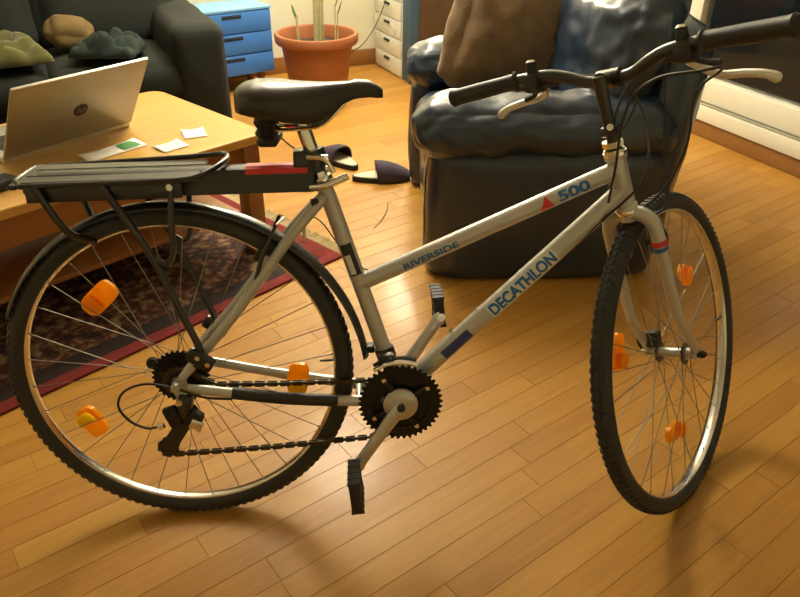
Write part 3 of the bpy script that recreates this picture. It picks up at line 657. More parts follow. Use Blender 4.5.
for s_ in (-1, 1):
    y_ = s_*1.0; d_ = cdv if s_ < 0 else -cdv
    q0 = BB+Vector((0, s_*0.064, 0)); q1 = BB+d_*CL+Vector((0, s_*0.082, 0))
    ax_ = (q1-q0).normalized(); sd_ = Vector((0, 1, 0)); pv = ax_.cross(sd_).normalized(); sd2 = pv.cross(ax_)
    mb = MB(); nsec = 14; prv = []
    for i in range(nsec+1):
        t = i/nsec; wd = 0.0160-0.004*min(1, t*1.6)+(0.003 if t > 0.9 else 0); tk = 0.0090-0.0015*t
        if t in (0, 1): wd *= 0.6
        c_ = q0+(q1-q0)*(t*1.07-0.04)
        for k in range(12):
            a_ = 2*math.pi*k/12; mb.v.append(c_+pv*wd*math.copysign(abs(math.cos(a_))**0.6, math.cos(a_))+sd2*tk*math.copysign(abs(math.sin(a_))**0.6, math.sin(a_)))
    for i in range(nsec):
        for k in range(12): mb.f.append((i*12+k, i*12+(k+1) % 12, (i+1)*12+(k+1) % 12, (i+1)*12+k))
    mb.f.append(tuple(range(12))); mb.f.append(tuple(nsec*12+k for k in range(12)))
    cr_ = part(mb, 'crank_arm', M_alloy, cset, angle=60)
    part(MB().tube([q0+Vector((0, s_*0.004, 0)), q0+Vector((0, s_*0.0125, 0))], 0.0085, 16), 'crank_bolt', M_black if s_ < 0 else M_chrome, cset)
    part(MB().tube([q1+Vector((0, -s_*0.009, 0)), q1+Vector((0, s_*0.010, 0))], 0.0095, 16), 'pedal_eye', M_chrome if s_ > 0 else M_alloy, cset)
    # pedal: cage platform with end plates
    pc = q1+Vector((0, s_*0.062, 0)); prx = Matrix.Rotation(R(84), 3, 'Y')
    pd = part(MB().tube([q1+Vector((0, s_*0.008, 0)), q1+Vector((0, s_*0.105, 0))], [0.009, 0.011], 14), 'pedal', M_black); pd['label'] = 'black platform pedal with toothed cage'
    for e in (-1, 1):
        mb = MB()
        mb.box(pc+prx @ Vector((e*0.030, 0, 0)), (0.010, 0.088, 0.024), prx, bev=0.002)
        for k in range(5): mb.box(pc+prx @ Vector((e*0.034, (k-2)*0.019, 0)), (0.004, 0.009, 0.026), prx)
        part(mb, 'pedal_cage', M_tyre, pd)
        part(MB().box(pc+prx @ Vector((0, e*0.042, 0)), (0.064, 0.008, 0.022), prx, bev=0.002), 'pedal_plate', M_black, pd)
    part(MB().box(pc+prx @ Vector((0.0, 0, 0)), (0.052, 0.050, 0.015), prx, bev=0.003), 'pedal_body', M_black, pd)
# cassette
cas = part(gear(RC, -0.052, 0.026, 0.010, 12, 0.002), 'cassette', M_gear, smooth=False); cas['label'] = 'dark sprocket cassette'
for k, (ro, te) in enumerate(((0.031, 14), (0.036, 17), (0.041, 20), (0.047, 24), (0.053, 28), (0.0585, 32))):
    part(gear(RC, -0.0485+k*0.0042, ro, 0.012, te, 0.002, 0.0045), 'sprocket', M_gear, cas, smooth=False)
part(MB().tube([(0, -0.066, RW), (0, -0.082, RW), (0, -0.086, RW)], [0.0095, 0.0095, 0.006], 14), 'axle_nut', M_alloy)
ql = part(MB().tube([(0, 0.066, RW), (0, 0.084, RW)], 0.010, 14), 'axle_cam', M_chrome)
part(MB().tube(bez([(0, 0.082, RW), (-0.03, 0.088, RW-0.008), (-0.075, 0.086, RW-0.02)], 4), [0.006]*5+[0.0065]*4, 10), 'axle_lever', M_black, ql)
part(MB().lathe([(0, -0.006), (0.013, -0.006), (0.016, 0), (0.013, 0.006), (0, 0.006)], (-0.088, 0.085, RW-0.026), (0, 1, 0), 16), 'lever_end', M_black, ql)
# chain: small ring at the front, small cog at the back, round two pulleys
GP = Vector((0.012, -0.050, 0.272)); TP = Vector((-0.036, -0.050, 0.198))
def arc(c, r, a0, a1, y, n): return [Vector((c.x+r*math.cos(a0+(a1-a0)*k/n), y, c.z+r*math.sin(a0+(a1-a0)*k/n))) for k in range(n+1)]
path = arc(BB, 0.0455, R(-88), R(88), -0.034, 12)
path += [Vector((0.345, -0.036, 0.335)), Vector((0.20, -0.041, 0.335)), Vector((0.075, -0.046, 0.339)), Vector((0.045, -0.048, 0.356)), Vector((0.022, -0.050, 0.372))]
path += arc(RC, 0.0275, R(80), R(215), -0.050, 9) if False else arc(RC, 0.0275, R(80), R(280), -0.050, 12)
path += arc(GP, 0.019, R(120), R(-30), -0.050, 5)[:0]
path += [Vector((GP.x+0.019, -0.050, GP.z+0.004)), Vector((GP.x+0.006, -0.050, GP.z-0.020))]
path += arc(TP, 0.019, R(150), R(275), -0.050, 6)
path += [Vector((0.17, -0.044, 0.186)), Vector((0.385, -0.037, 0.200))]
# resample at link pitch
pl = [path[0]]; cl = path+[path[0]]; tot = sum((cl[i+1]-cl[i]).length for i in range(len(cl)-1)); NL = int(tot/0.0127); step = tot/NL; acc = 0; d0 = 0; links = []
i = 0; segs = [(cl[k+1]-cl[k]).length for k in range(len(cl)-1)]
for k in range(NL):
    t_ = k*step
    while d0+segs[i] < t_: d0 += segs[i]; i += 1
    links.append(cl[i]+(cl[i+1]-cl[i])*((t_-d0)/segs[i]))
cm = MB()
for k in range(NL):
    p, q = links[k], links[(k+1) % NL]; d_ = (q-p); ln = d_.length; d_.normalize(); z_ = d_.cross(Vector((0, 1, 0))).normalized(); M3 = Matrix((d_, Vector((0, 1, 0)), -z_)).transposed()
    if k % 2:
        for e in (-1, 1): cm.box((p+q)/2+Vector((0, e*0.0034, 0)), (ln+0.0070, 0.0012, 0.0096), M3, bev=0.0)
        for e in (-0.5, 0.5): cm.box((p+q)/2+d_*ln*e, (0.0052, 0.0080, 0.0052), M3)
    else: cm.box((p+q)/2, (ln-0.0030, 0.0044, 0.0056), M3)
part(cm, 'chain', M_chain, smooth=False)
# rear derailleur
rd = part(MB().box((0.010, -0.066, 0.300), (0.030, 0.016, 0.060), Matrix.Rotation(R(12), 3, 'Y'), bev=0.006), 'rear_derailleur', M_blackm); rd['label'] = 'black and silver rear derailleur with two pulleys'
part(MB().box((0.028, -0.070, 0.275), (0.032, 0.024, 0.034), Matrix.Rotation(R(30), 3, 'Y'), bev=0.006), 'derailleur_body', M_gear, rd)
part(MB().box((0.034, -0.084, 0.268), (0.026, 0.006, 0.022), Matrix.Rotation(R(30), 3, 'Y'), bev=0.002), 'derailleur_plate', M_chrome, rd)
part(MB().tube([(0.004, -0.074, 0.318), (0.004, -0.082, 0.318)], 0.007, 12), 'mount_bolt', M_chrome, rd)
part(MB().box((-0.014, -0.070, 0.282), (0.030, 0.016, 0.046), Matrix.Rotation(R(-20), 3, 'Y'), bev=0.006), 'derailleur_link', M_gear, rd)
part(MB().tube([(-0.034, -0.070, 0.262), (-0.046, -0.070, 0.258)], [0.006, 0.0075], 12), 'barrel_adjuster', M_chrome, rd)
for y_ in (-0.0575, -0.0425):
    d_ = (TP-GP).normalized(); z_ = d_.cross(Vector((0, 1, 0)))
    part(MB().box(Vector(((GP.x+TP.x)/2, y_, (GP.z+TP.z)/2)), ((TP-GP).length+0.020, 0.0025, 0.030), Matrix((d_, Vector((0, 1, 0)), -z_)).transposed(), bev=0.0008), 'pulley_cage', M_blackm, rd)
for c_ in (GP, TP): part(gear(Vector((c_.x, 0, c_.z)), -0.050, 0.0215, 0.004, 11, 0.006, 0.004), 'pulley', M_gear, rd, smooth=False)
cable([(0.105, -0.060, 0.3120), (0.05, -0.072, 0.325), (0.0, -0.080, 0.350), (-0.055, -0.080, 0.362), (-0.100, -0.078, 0.345), (-0.117, -0.074, 0.310), (-0.100, -0.072, 0.275), (-0.070, -0.070, 0.256), (-0.046, -0.070, 0.258)], 0.0026)
# front derailleur on the seat tube
fd = part(MB().tube([BB+SD*0.085, BB+SD*0.108], 0.0205, 20), 'front_derailleur', M_gear)
part(MB().box(BB+SD*0.092+Vector((0.000, -0.028, 0)), (0.034, 0.022, 0.032), bev=0.005), 'derailleur_body', M_blackm, fd)
part(MB().tube(arc(BB, 0.094, R(70), R(125), -0.054, 8), 0.0045, 8), 'derailleur_cage', M_chrome, fd)
part(MB().tube(arc(BB, 0.094, R(70), R(125), -0.032, 8), 0.0045, 8), 'derailleur_cage', M_blackm, fd)
# rear brake arms on the seat stays
for s_ in (-1, 1):
    p0 = Vector((0.168, s_*0.046, 0.560)); p1 = Vector((0.212, s_*0.036, 0.668))
    ar = part(MB().tube(bez([p0, (p0+p1)/2+Vector((-0.004, s_*0.004, 0.002)), p1], 5), [0.0045]*6+[0.0035]*5, 12), 'brake_arm', M_blackm)
    part(MB().box(Vector((0.178, s_*0.020, 0.610)), (0.04, 0.011, 0.013), Matrix.Rotation(R(-55), 3, 'Y'), bev=0.003), 'brake_pad', M_black, ar)
part(MB().tube(bez([(0.212, -0.036, 0.668), (0.222, 0.0, 0.672), (0.212, 0.036, 0.668)], 5), 0.0018, 8), 'brake_noodle', M_chrome)

# --- mudguard
fm = MB(); n = 60; sec = 9
for i in range(n+1):
    a_ = R(4)+(R(158)-R(4))*i/n; t = max(0.0, 1-(a_-R(4))/R(80)); r_ = 0.3575+0.026*t**1.5
    for k in range(sec):
        b_ = R(-78)+R(156)*k/(sec-1); y_ = 0.0255*math.sin(b_); rr = r_-0.014*(1-math.cos(b_))
        fm.v.append(Vector((rr*math.cos(a_), y_, RW+rr*math.sin(a_))))
for i in range(n):
    for k in range(sec-1): fm.f.append((i*sec+k, i*sec+k+1, (i+1)*sec+k+1, (i+1)*sec+k))
fo = part(fm, 'mudguard', M_fender, angle=60); md = fo.modifiers.new('thick', 'SOLIDIFY'); md.thickness = 0.0018; md.offset = -1
fo['label'] = 'glossy black rear mudguard'
part(MB().box((0.386, 0, 0.392), (0.016, 0.024, 0.016), bev=0.003), 'mudguard_clip', M_black, fo)

# --- rear rack (beam clamped to the seat post, platform and struts)
rk = part(MB().tube([(0.262, 0, 0.752), (0.10, 0, 0.742), (-0.10, 0, 0.733)], [0.022, 0.022, 0.020], 4), 'luggage_rack', M_blackm, smooth=False); rk['label'] = 'black rear luggage rack clamped to the seat post'
bpm = MB()
def beam_sec(x): return 0.753+(x-0.28)*0.022
mb = MB(); xs = [0.285, 0.20, 0.10, 0.0, -0.12, -0.215]
for x in xs:
    z_ = beam_sec(x)
    for (y_, dz) in ((-0.022, -0.026), (0.022, -0.026), (0.022, 0.019), (0.014, 0.023), (-0.014, 0.023), (-0.022, 0.019)): mb.v.append(Vector((x, y_, z_+dz)))
for i in range(len(xs)-1):
    for k in range(6): mb.f.append((i*6+k, i*6+(k+1) % 6, (i+1)*6+(k+1) % 6, (i+1)*6+k))
mb.f.append(tuple(range(6))); mb.f.append(tuple((len(xs)-1)*6+k for k in range(6)))
part(mb, 'rack_beam', M_blackm, rk, angle=30)
mb = MB()
for x in (0.160, 0.275):
    z_ = beam_sec(x)+0.0236
    for dy, dz in ((-0.0228, -0.014), (-0.0228, -0.004), (-0.0145, 0.0005), (0.0145, 0.0005)): mb.v.append(Vector((x, dy, z_+dz)))
for k in range(3): mb.f.append((k, k+1, 4+k+1, 4+k))
part(mb, 'rack_stripe', M_red, rk, smooth=False)['label'] = 'red stripe along the rack beam'
clp = part(MB().tube([S0+SD*0.028, S0+SD*0.068], 0.024, 20), 'rack_clamp', M_blackm, rk)
part(MB().box(S0+SD*0.048+Vector((-0.022, 0, 0)), (0.035, 0.044, 0.042), bev=0.005), 'clamp_block', M_blackm, rk)
part(MB().tube(bez([S0+SD*0.060+Vector((-0.01, -0.028, 0.0)), S0+SD*0.056+Vector((0.022, -0.032, 0.0)), S0+SD*0.034+Vector((0.030, -0.030, -0.004))], 4), 0.005, 8), 'clamp_lever', M_chrome, rk)
for k in (0.036, 0.058): part(MB().tube([S0+SD*k+Vector((0.016, -0.026, 0)), S0+SD*k+Vector((0.028, -0.026, 0.0))], 0.006, 10), 'clamp_bolt', M_chrome, rk)
ring = bez([(-0.225, -0.072, 0.753), (-0.10, -0.072, 0.757), (0.045, -0.072, 0.762), (0.085, -0.066, 0.768), (0.112, -0.03, 0.778), (0.122, 0.02, 0.784), (0.106, 0.066, 0.783), (0.06, 0.072, 0.778), (-0.10, 0.072, 0.768), (-0.235, 0.072, 0.760), (-0.250, 0.05, 0.760), (-0.252, 0.0, 0.757), (-0.247, -0.05, 0.754)], 4)
part(MB().tube(ring[:-1], 0.0052, 10, closed=True), 'rack_rail', M_blackm, rk)
def plat(y0, y1, m, nm, zoff=0.0):
    mb = MB()
    for x, e in ((-0.236, 0.0), (0.078, 0.0)):
        for y_ in (y0, y1):
            z_ = 0.754+(x+0.235)*0.026+(y_+0.07)*0.075+zoff; mb.v.append(Vector((x, y_, z_+0.002))); mb.v.append(Vector((x, y_, z_-0.006)))
    mb.f += [(0, 2, 6, 4), (1, 5, 7, 3), (0, 4, 5, 1), (2, 3, 7, 6), (0, 1, 3, 2), (4, 6, 7, 5)]
    part(mb, nm, m, rk, smooth=False)
plat(-0.058, -0.022, M_rackgrey, 'rack_slat'); plat(-0.016, 0.020, M_rackgrey, 'rack_slat'); plat(0.026, 0.060, M_blackm, 'rack_slat')
part(MB().box((-0.242, 0, 0.755), (0.014, 0.135, 0.010), Matrix.Rotation(R(4.3), 3, 'X'), bev=0.003), 'rack_end_plate', M_rackgrey, rk)
part(MB().box((-0.236, 0.0, 0.738), (0.018, 0.05, 0.022), bev=0.004), 'rack_light_mount', M_black, rk)
for s_ in (-1, 1):
    y_ = s_*0.074; dz = 0.008 if s_ > 0 else 0
    part(MB().box((-0.085, s_*0.064, 0.740+dz), (0.275, 0.006, 0.030), Matrix.Rotation(R(-1.6), 3, 'Y'), bev=0.002), 'rack_side_plate', M_blackm, rk)
    part(MB().tube(bez([(-0.085, y_, 0.754+dz), (-0.017, y_, 0.630), (0.030, s_*0.076, 0.505), (0.058, s_*0.078, 0.425), (0.045, s_*0.076, 0.395)], 6), 0.0072, 10), 'rack_strut', M_blackm, rk)
    part(MB().tube(bez([(0.036, y_, 0.760+dz), (0.030, y_, 0.690), (0.026, y_, 0.630), (0.012, y_, 0.606), (-0.010, y_, 0.618)], 6), 0.0058, 10), 'rack_strut', M_blackm, rk)
    part(MB().tube(bez([(-0.200, y_, 0.754+dz), (-0.185, y_, 0.720), (-0.160, s_*0.060, 0.665), (-0.128, s_*0.026, 0.636)], 6), 0.0066, 10), 'rack_strut', M_blackm, rk)
    part(MB().box((0.056, s_*0.080, 0.412), (0.055, 0.016, 0.030), Matrix.Rotation(R(35), 3, 'Y'), bev=0.005), 'strut_shoe', M_blackm, rk)
    for q in ((0.052, 0.420), (0.070, 0.405)): part(MB().tube([(q[0], s_*0.086, q[1]), (q[0], s_*0.092, q[1])], 0.005, 10), 'strut_bolt', M_chrome, rk)
    part(MB().tube([(0.036, s_*0.076, 0.752), (0.036, s_*0.086, 0.752)], 0.006, 10), 'strut_bolt', M_chrome, rk)

# ------------------------------------------------------------------ armchair (faces left)
ach = empty('armchair', (1.00, 1.475, 0)); tag(ach, 'dark navy leather armchair with puffy rolled arms behind the bicycle', 'armchair')
def soft(name, c, h, r, parent, m=M_leather, rot=None, n=16, bulge=0.0, wr=0.008, wf=6, seed=0, taper=None):
    v_, f_ = roundbox(h, r, n, bulge, wr, wf, seed, taper); M = Matrix.Translation(c) @ (rot.to_4x4() if rot is not None else Matrix.Identity(4))
    mb = MB(); mb.add(v_, f_, M); return mb.build(name, m, parent, angle=80, fix=False)
for s_ in (-1, 1):
    soft('arm_panel', (-0.012, s_*0.405, 0.228), (0.395, 0.100, 0.226), 0.035, ach, bulge=0.014, wr=0.005, wf=5, seed=s_+5, n=20, taper=lambda q_, h, s_=s_: Vector((q_.x, q_.y-s_*0.05*max(0, (abs(q_.x)-0.24)/0.155)**2.5*(1 if q_.y*s_ > 0 else 0), q_.z)))
    soft('arm_roll', (-0.03+(0.03 if s_ > 0 else 0), s_*0.385, 0.508), (0.425, 0.122, 0.100), 0.100, ach, n=44, bulge=0.012, wr=0.013, wf=10, seed=s_+1)
soft('base', (-0.02, 0, 0.17), (0.36, 0.33, 0.12), 0.04, ach, bulge=0.008, seed=3)
soft('seat_cushion', (-0.06, 0, 0.365), (0.34, 0.275, 0.085), 0.07, ach, bulge=0.02, wr=0.012, seed=4, n=24)
soft('backrest_shell', (0.36, 0, 0.42), (0.075, 0.47, 0.405), 0.075, ach, rot=Matrix.Rotation(R(5), 3, 'Y'), bulge=0.015, seed=7, n=24, taper=lambda s_, h: Vector((s_.x, s_.y*(1-0.12*max(0, s_.z/h.z)**3), s_.z)))
soft('backrest_cushion', (0.235, 0, 0.665), (0.125, 0.40, 0.245), 0.12, ach, rot=Matrix.Rotation(R(12), 3, 'Y'), bulge=0.03, wr=0.03, wf=7, seed=9, n=40)
for sx in (-0.33, 0.33):
    for sy in (-0.36, 0.36): part(MB().tube([(sx, sy, 0.0), (sx, sy, 0.06)], [0.02, 0.026], 14), 'foot', M_black, ach)
# brown plush cushion leaning on the far arm
cv, cf = roundbox((0.215, 0.065, 0.215), 0.062, 24, 0.045, 0.012, 9, 2, taper=lambda s_, h: Vector((s_.x*(1+0.10*(abs(s_.z)/h.z)**2)*(1-0.07*s_.z/h.z), s_.y, s_.z*(1+0.10*(abs(s_.x)/h.x)**2))))
cmb = MB(); cmb.add(cv, cf); cu = cmb.build('cushion', M_cushion, None, angle=80, fix=False)
cu.location = (0.955, 1.64, 0.690); cu.rotation_euler = (R(-14), R(12), R(4)); tag(cu, 'brown plush cushion standing on the seat of the navy armchair', 'cushion')

# ------------------------------------------------------------------ rug
RGR = R(43.5); rgx = Vector((math.cos(RGR), math.sin(RGR), 0)); rgy = Vector((-math.sin(RGR), math.cos(RGR), 0))
rc = Vector((0.322, 1.185, 0.0)); RGL, RGW = 2.3, 1.45; rcen = rc-rgx*RGL/2+rgy*RGW/2
rug = empty('rug', rcen, RGR); tag(rug, 'dark patterned oriental rug with a red edge under the wooden table', 'rug')
def slab(x0, x1, y0, y1, z0, z1, nm, m, p): return MB().box(((x0+x1)/2, (y0+y1)/2, (z0+z1)/2), (x1-x0, y1-y0, z1-z0), bev=0.0015).build(nm, m, p)
hx, hy = RGL/2, RGW/2
slab(-hx+0.03, hx-0.10, -hy+0.11, hy-0.11, 0.0005, 0.009, 'rug_field', M_rug, rug)
for s_ in (-1, 1):
    slab(-hx+0.03, hx-0.03, min(s_*hy, s_*(hy-0.045)), max(s_*hy, s_*(hy-0.045)), 0.0005, 0.0088, 'rug_border', M_rugred, rug)
    slab(-hx+0.03, hx-0.10, min(s_*(hy-0.045), s_*(hy-0.11)), max(s_*(hy-0.045), s_*(hy-0.11)), 0.0005, 0.0086, 'rug_band', M_rugdark, rug)
slab(hx-0.10, hx-0.03, -hy+0.045, hy-0.045, 0.0005, 0.0086, 'rug_border', M_rugred, rug)
fr = MB(); nf = 210
for k in range(nf):
    y_ = -hy+RGW*(k+0.5)/nf; j = rng.uniform(-0.01, 0.01)
    fr.tube([(hx-0.032, y_, 0.004), (hx+0.025+j, y_+rng.uniform(-.006, .006), 0.003)], [0.0036, 0.0026], 4)
fo_ = fr.build('rug_fringe', M_fringe, rug); fo_['kind'] = 'stuff'; fo_['label'] = 'pale tasselled fringe'

# ------------------------------------------------------------------ coffee table
TA = R(43.5); tx = Vector((math.cos(TA), math.sin(TA), 0)); ty_ = Vector((-math.sin(TA), math.cos(TA), 0)); TZ = 0.45
tcn = Vector((0.062, 1.225, 0)); TL, TW = 1.25, 0.70; tcen = tcn-tx*TL/2+ty_*TW/2
tbl = empty('coffee_table', tcen, TA); tag(tbl, 'low honey pine coffee table with rounded corner behind the rear wheel', 'table')
def rrect(lx, ly, r, n=6):
    out = []
    for cx_, cy_, a0 in ((lx-r, ly-r, 0), (-lx+r, ly-r, 90), (-lx+r, -ly+r, 180), (lx-r, -ly+r, 270)):
        for k in range(n+1): a_ = R(a0+90*k/n); out.append((cx_+r*math.cos(a_), cy_+r*math.sin(a_)))
    return out
tp = MB().prism(rrect(TL/2, TW/2, 0.055), (0, 0, TZ-0.03), (1, 0, 0), (0, 1, 0), 0.03).build('tabletop', M_table, tbl, angle=30)
bv = tp.modifiers.new('bev', 'BEVEL'); bv.width = 0.004; bv.segments = 2; bv.limit_method = 'ANGLE'
for s_ in (-1, 1):
    MB().box((0, s_*(TW/2-0.055), TZ-0.03-0.05), (TL-0.14, 0.022, 0.10), bev=0.002).build('apron', M_tableleg, tbl)
    MB().box((s_*(TL/2-0.055), 0, TZ-0.03-0.05), (0.022, TW-0.14, 0.10), bev=0.002).build('apron', M_tableleg, tbl)
    for e in (-1, 1): MB().box((s_*(TL/2-0.055), e*(TW/2-0.055), (TZ-0.03+0.010)/2), (0.062, 0.062, TZ-0.03-0.010), bev=0.004).build('leg', M_tableleg, tbl)
MB().box((0, 0, 0.15), (TL-0.17, TW-0.17, 0.018), bev=0.003).build('lower_shelf', M_tableleg, tbl)

# laptop, lid back towards the camera
LA = R(50.5); lcen = Vector((-0.548, 1.120, TZ))
lap = empty('laptop', lcen, LA); tag(lap, 'open grey laptop seen from behind on the pine table', 'laptop')
LWd, LH = 0.445, 0.280
MB().box((0, LH/2, 0.011), (LWd, LH, 0.020), bev=0.005).build('laptop_base', M_lapedge, lap)
MB().box((0, LH*0.42, 0.0222), (LWd*0.86, LH*0.45, 0.002), bev=0.0008).build('keyboard', M_black, lap)
ltilt = Matrix.Rotation(R(34), 3, 'X')     # leans back over the hinge towards the camera side
def lm(p): return Vector((0, -0.004, 0.018)) + ltilt @ Vector(p)
lid = MB().box(lm((0, 0, LH/2)), (LWd, 0.008, LH), ltilt, bev=0.003).build('laptop_lid', M_laptop, lap)
MB().box(lm((0, 0.0052, LH/2)), (LWd*0.92, 0.001, LH*0.86), ltilt).build('laptop_screen', M_screen, lid)
eb = MB(); eb.box(lm((0, 0.0, LH+0.001)), (LWd-0.006, 0.0086, 0.004), ltilt, bev=0.001); eb.build('lid_edge', M_lapedge, lid)
lgc = lm((0.01, -0.0044, LH*0.47)); lx_, lz_ = Vector((1, 0, 0)), ltilt @ Vector((0, 0, 1)); ly_ = ltilt @ Vector((0, -1, 0))
MB().prism([(0.024*math.cos(2*math.pi*k/28), 0.024*math.sin(2*math.pi*k/28)) for k in range(28)], lgc, lx_, lz_, 0.0012).build('logo_disc', M_logo, lid, smooth=False)
def flat_text(txt, M4, h, m, name, parent, shear=0.0):
    cu_ = bpy.data.curves.new('txt', 'FONT'); cu_.body = txt; cu_.size = 1; cu_.shear = shear; cu_.align_x = 'CENTER'
    ob = bpy.data.objects.new('txt', cu_); col.objects.link(ob); dg = bpy.context.evaluated_depsgraph_get(); dg.update()
    me = bpy.data.meshes.new_from_object(ob.evaluated_get(dg)); bpy.data.objects.remove(ob)
    me.transform(M4 @ Matrix.Scale(h, 4)); me.materials.clear(); me.materials.append(m); me.name = name
    o = bpy.data.objects.new(name, me); col.objects.link(o); o.parent = parent; return o
TM = Matrix((lx_, lz_, ly_)).transposed().to_4x4(); TM.translation = lgc+ly_*0.0018-lz_*0.009
flat_text('hp', TM, 0.034, M_logol, 'logo_letters', lid, 0.3)

def sheet(name, c, w_, d_, rz, label, m=M_paper, lift=0.0006, cat='paper'):
    n = 6; mb = MB()
    for i in range(n+1):
        for j in range(n+1):
            x, y = (i/n-.5)*w_, (j/n-.5)*d_; mb.v.append(Vector((x, y, 0.0012+0.006*max(0, (abs(x)/w_*2)**3*(y/d_+.5)))))
    for i in range(n):
        for j in range(n): a_ = i*(n+1)+j; mb.f.append((a_, a_+n+1, a_+n+2, a_+1))
    o = mb.build(name, m); o.location = c+Vector((0, 0, lift)); o.rotation_euler = (0, 0, rz); md_ = o.modifiers.new('t', 'SOLIDIFY'); md_.thickness = 0.0006
    tag(o, label, cat); return o
def tabpt(u_, v_):   # point of the table plane seen at a photo position, fixed as world numbers
    d_ = CROT @ Vector(((u_-400)/724.08, (298.5-v_)/724.08, -1)); return CAM+d_*((TZ-CAM.z)/d_.z)
sheet('note_paper', tabpt(194, 134), 0.075, 0.085, R(20), 'small white note lying nearest the table corner')
sheet('note_paper', tabpt(171, 147), 0.09, 0.07, R(45), 'white note half hidden behind the rack')
lf = sheet('leaflet', tabpt(113, 151), 0.20, 0.075, R(48), 'folded white and green leaflet by the laptop', cat='leaflet')
MB().box((0.055, 0.0, 0.004), (0.06, 0.055, 0.001), bev=0.0003).build('green_print', M_green, lf)
ms = MB(); mv, mf = roundbox((0.048, 0.030, 0.016), 0.016, 10); ms.add(mv, mf); mo = ms.build('computer_mouse', M_black, None, angle=70, fix=False); mo.location = tabpt(0, 189)+Vector((0, 0, 0.0165)); mo.rotation_euler = (0, 0, R(60)); tag(mo, 'black computer mouse at the left table edge', 'mouse')
MB().box((0.026, 0, 0.0135), (0.014, 0.006, 0.006), bev=0.002).build('scroll_wheel', M_rackgrey, mo)

# ------------------------------------------------------------------ sofa behind the table
SA = R(23.0); sof0 = Vector((-0.215, 2.20, 0))      # front right foot of the right arm
SL, SDp = 2.1, 0.86
sof = empty('sofa', sof0-Vector((math.cos(SA), math.sin(SA), 0))*SL/2+Vector((-math.sin(SA), math.cos(SA), 0))*SDp/2, SA); tag(sof, 'dark green black fabric sofa behind the pine table', 'sofa')
for s_ in (-1, 1): soft('arm', (s_*(SL/2-0.115), 0, 0.315), (0.115, SDp/2, 0.285), 0.045, sof, M_sofa, bulge=0.012, wr=0.006, seed=s_)
soft('base', (0, 0.0, 0.17), (SL/2-0.20, SDp/2-0.03, 0.13), 0.03, sof, M_sofa)
for k in range(3): soft('seat_cushion', (-0.62+k*0.62, -0.10, 0.37), (0.305, 0.31, 0.085), 0.05, sof, M_sofa, bulge=0.02, seed=k)
soft('backrest', (0, SDp/2-0.10, 0.42), (SL/2-0.02, 0.10, 0.38), 0.06, sof, M_sofa, bulge=0.01)
for k in range(3): soft('back_cushion', (-0.62+k*0.62, SDp/2-0.25, 0.60), (0.305, 0.10, 0.20), 0.09, sof, M_sofa, rot=Matrix.Rotation(R(-12), 3, 'X'), bulge=0.03, seed=k+4)
for sx in (-1, 1):
    for sy in (-1, 1): part(MB().tube([(sx*(SL/2-0.1), sy*(SDp/2-0.08), 0), (sx*(SL/2-0.1), sy*(SDp/2-0.08), 0.05)], 0.025, 12), 'foot', M_black, sof)
def sofpt(x, y, z): return sof.location + Matrix.Rotation(SA, 3, 'Z') @ Vector((x, y, z))
def blanket(name, c, size, rz, m, label, amp=0.035, seed=0, cat='blanket'):
    n = 28; mb = MB()
    for i in range(n+1):
        for j in range(n+1):
            x, y = (i/n-.5), (j/n-.5); e = max(abs(x), abs(y))*2
            z = amp*(1.1+noise.fractal(Vector((x*4+seed, y*4, seed)), 1.0, 2.0, 3))*(1-e**6)+0.006
            mb.v.append(Vector((x*size[0]*(1+0.08*noise.noise(Vector((y*6, seed, 1)))), y*size[1]*(1+0.08*noise.noise(Vector((x*6, seed, 4)))), z)))
    for i in range(n):
        for j in range(n): a_ = i*(n+1)+j; mb.f.append((a_, a_+n+1, a_+n+2, a_+1))
    o = mb.build(name, m, angle=80); o.location = c; o.rotation_euler = (0, 0, rz); md_ = o.modifiers.new('t', 'SOLIDIFY'); md_.thickness = 0.008; md_.offset = 1; tag(o, label, cat); return o
blanket('throw_blanket', sofpt(0.10, -0.235, 0.487), (0.44, 0.34), SA+R(8), M_throw, 'crumpled olive green blanket on the sofa seat', 0.06, 2)
blanket('scarf', sofpt(0.57, -0.29, 0.487), (0.26, 0.22), SA-R(25), M_throw2, 'dark teal scarf heaped beside the olive blanket', 0.05, 5, cat='scarf')
pv_, pf_ = roundbox((0.085, 0.045, 0.07), 0.04, 14, 0.02, 0.006, 9, 3); pmb = MB(); pmb.add(pv_, pf_); pc_ = pmb.build('small_cushion', M_throw3, None, angle=80, fix=False); pc_.location = sofpt(0.44, -0.06, 0.545); pc_.rotation_euler = (R(-55), R(8), SA); tag(pc_, 'small ochre cushion against the dark sofa back', 'cushion')

# ------------------------------------------------------------------ blue drawer cabinet by the back wall
bc = empty('drawer_cabinet', uv(1.093-0.24, VB-0.22, 0), RA+R(11)); tag(bc, 'low blue wooden drawer cabinet left of the potted plant', 'cabinet')
BW, BD, BZ0, BZ1 = 0.50, 0.28, 0.105, 0.475
MB().box((0, 0.008, (BZ0+BZ1)/2-0.006), (BW, BD-0.016, BZ1-BZ0-0.012), bev=0.003).build('body', M_bluecab, bc)
MB().box((0, 0, BZ1-0.006), (BW+0.006, BD+0.004, 0.014), bev=0.002).build('top_board', M_bluetop, bc)
nd_ = 3; dh = (BZ1-0.014-BZ0)/nd_
for k in range(nd_):
    z_ = BZ0+dh*(k+0.5)
    dr = MB().box((0, -BD/2+0.007, z_), (BW-0.012, 0.016, dh-0.007), bev=0.002).build('drawer', M_bluecab, bc)
    MB().box((0, -BD/2-0.0005, z_+dh*0.28), (0.12, 0.006, 0.020), bev=0.002).build('finger_slot', M_dark, dr)
for sx in (-1, 1):
    for sy in (-1, 1): MB().box((sx*(BW/2-0.07), sy*(BD/2-0.06), BZ0/2), (0.035, 0.035, BZ0), bev=0.003).build('leg', M_tableleg, bc)

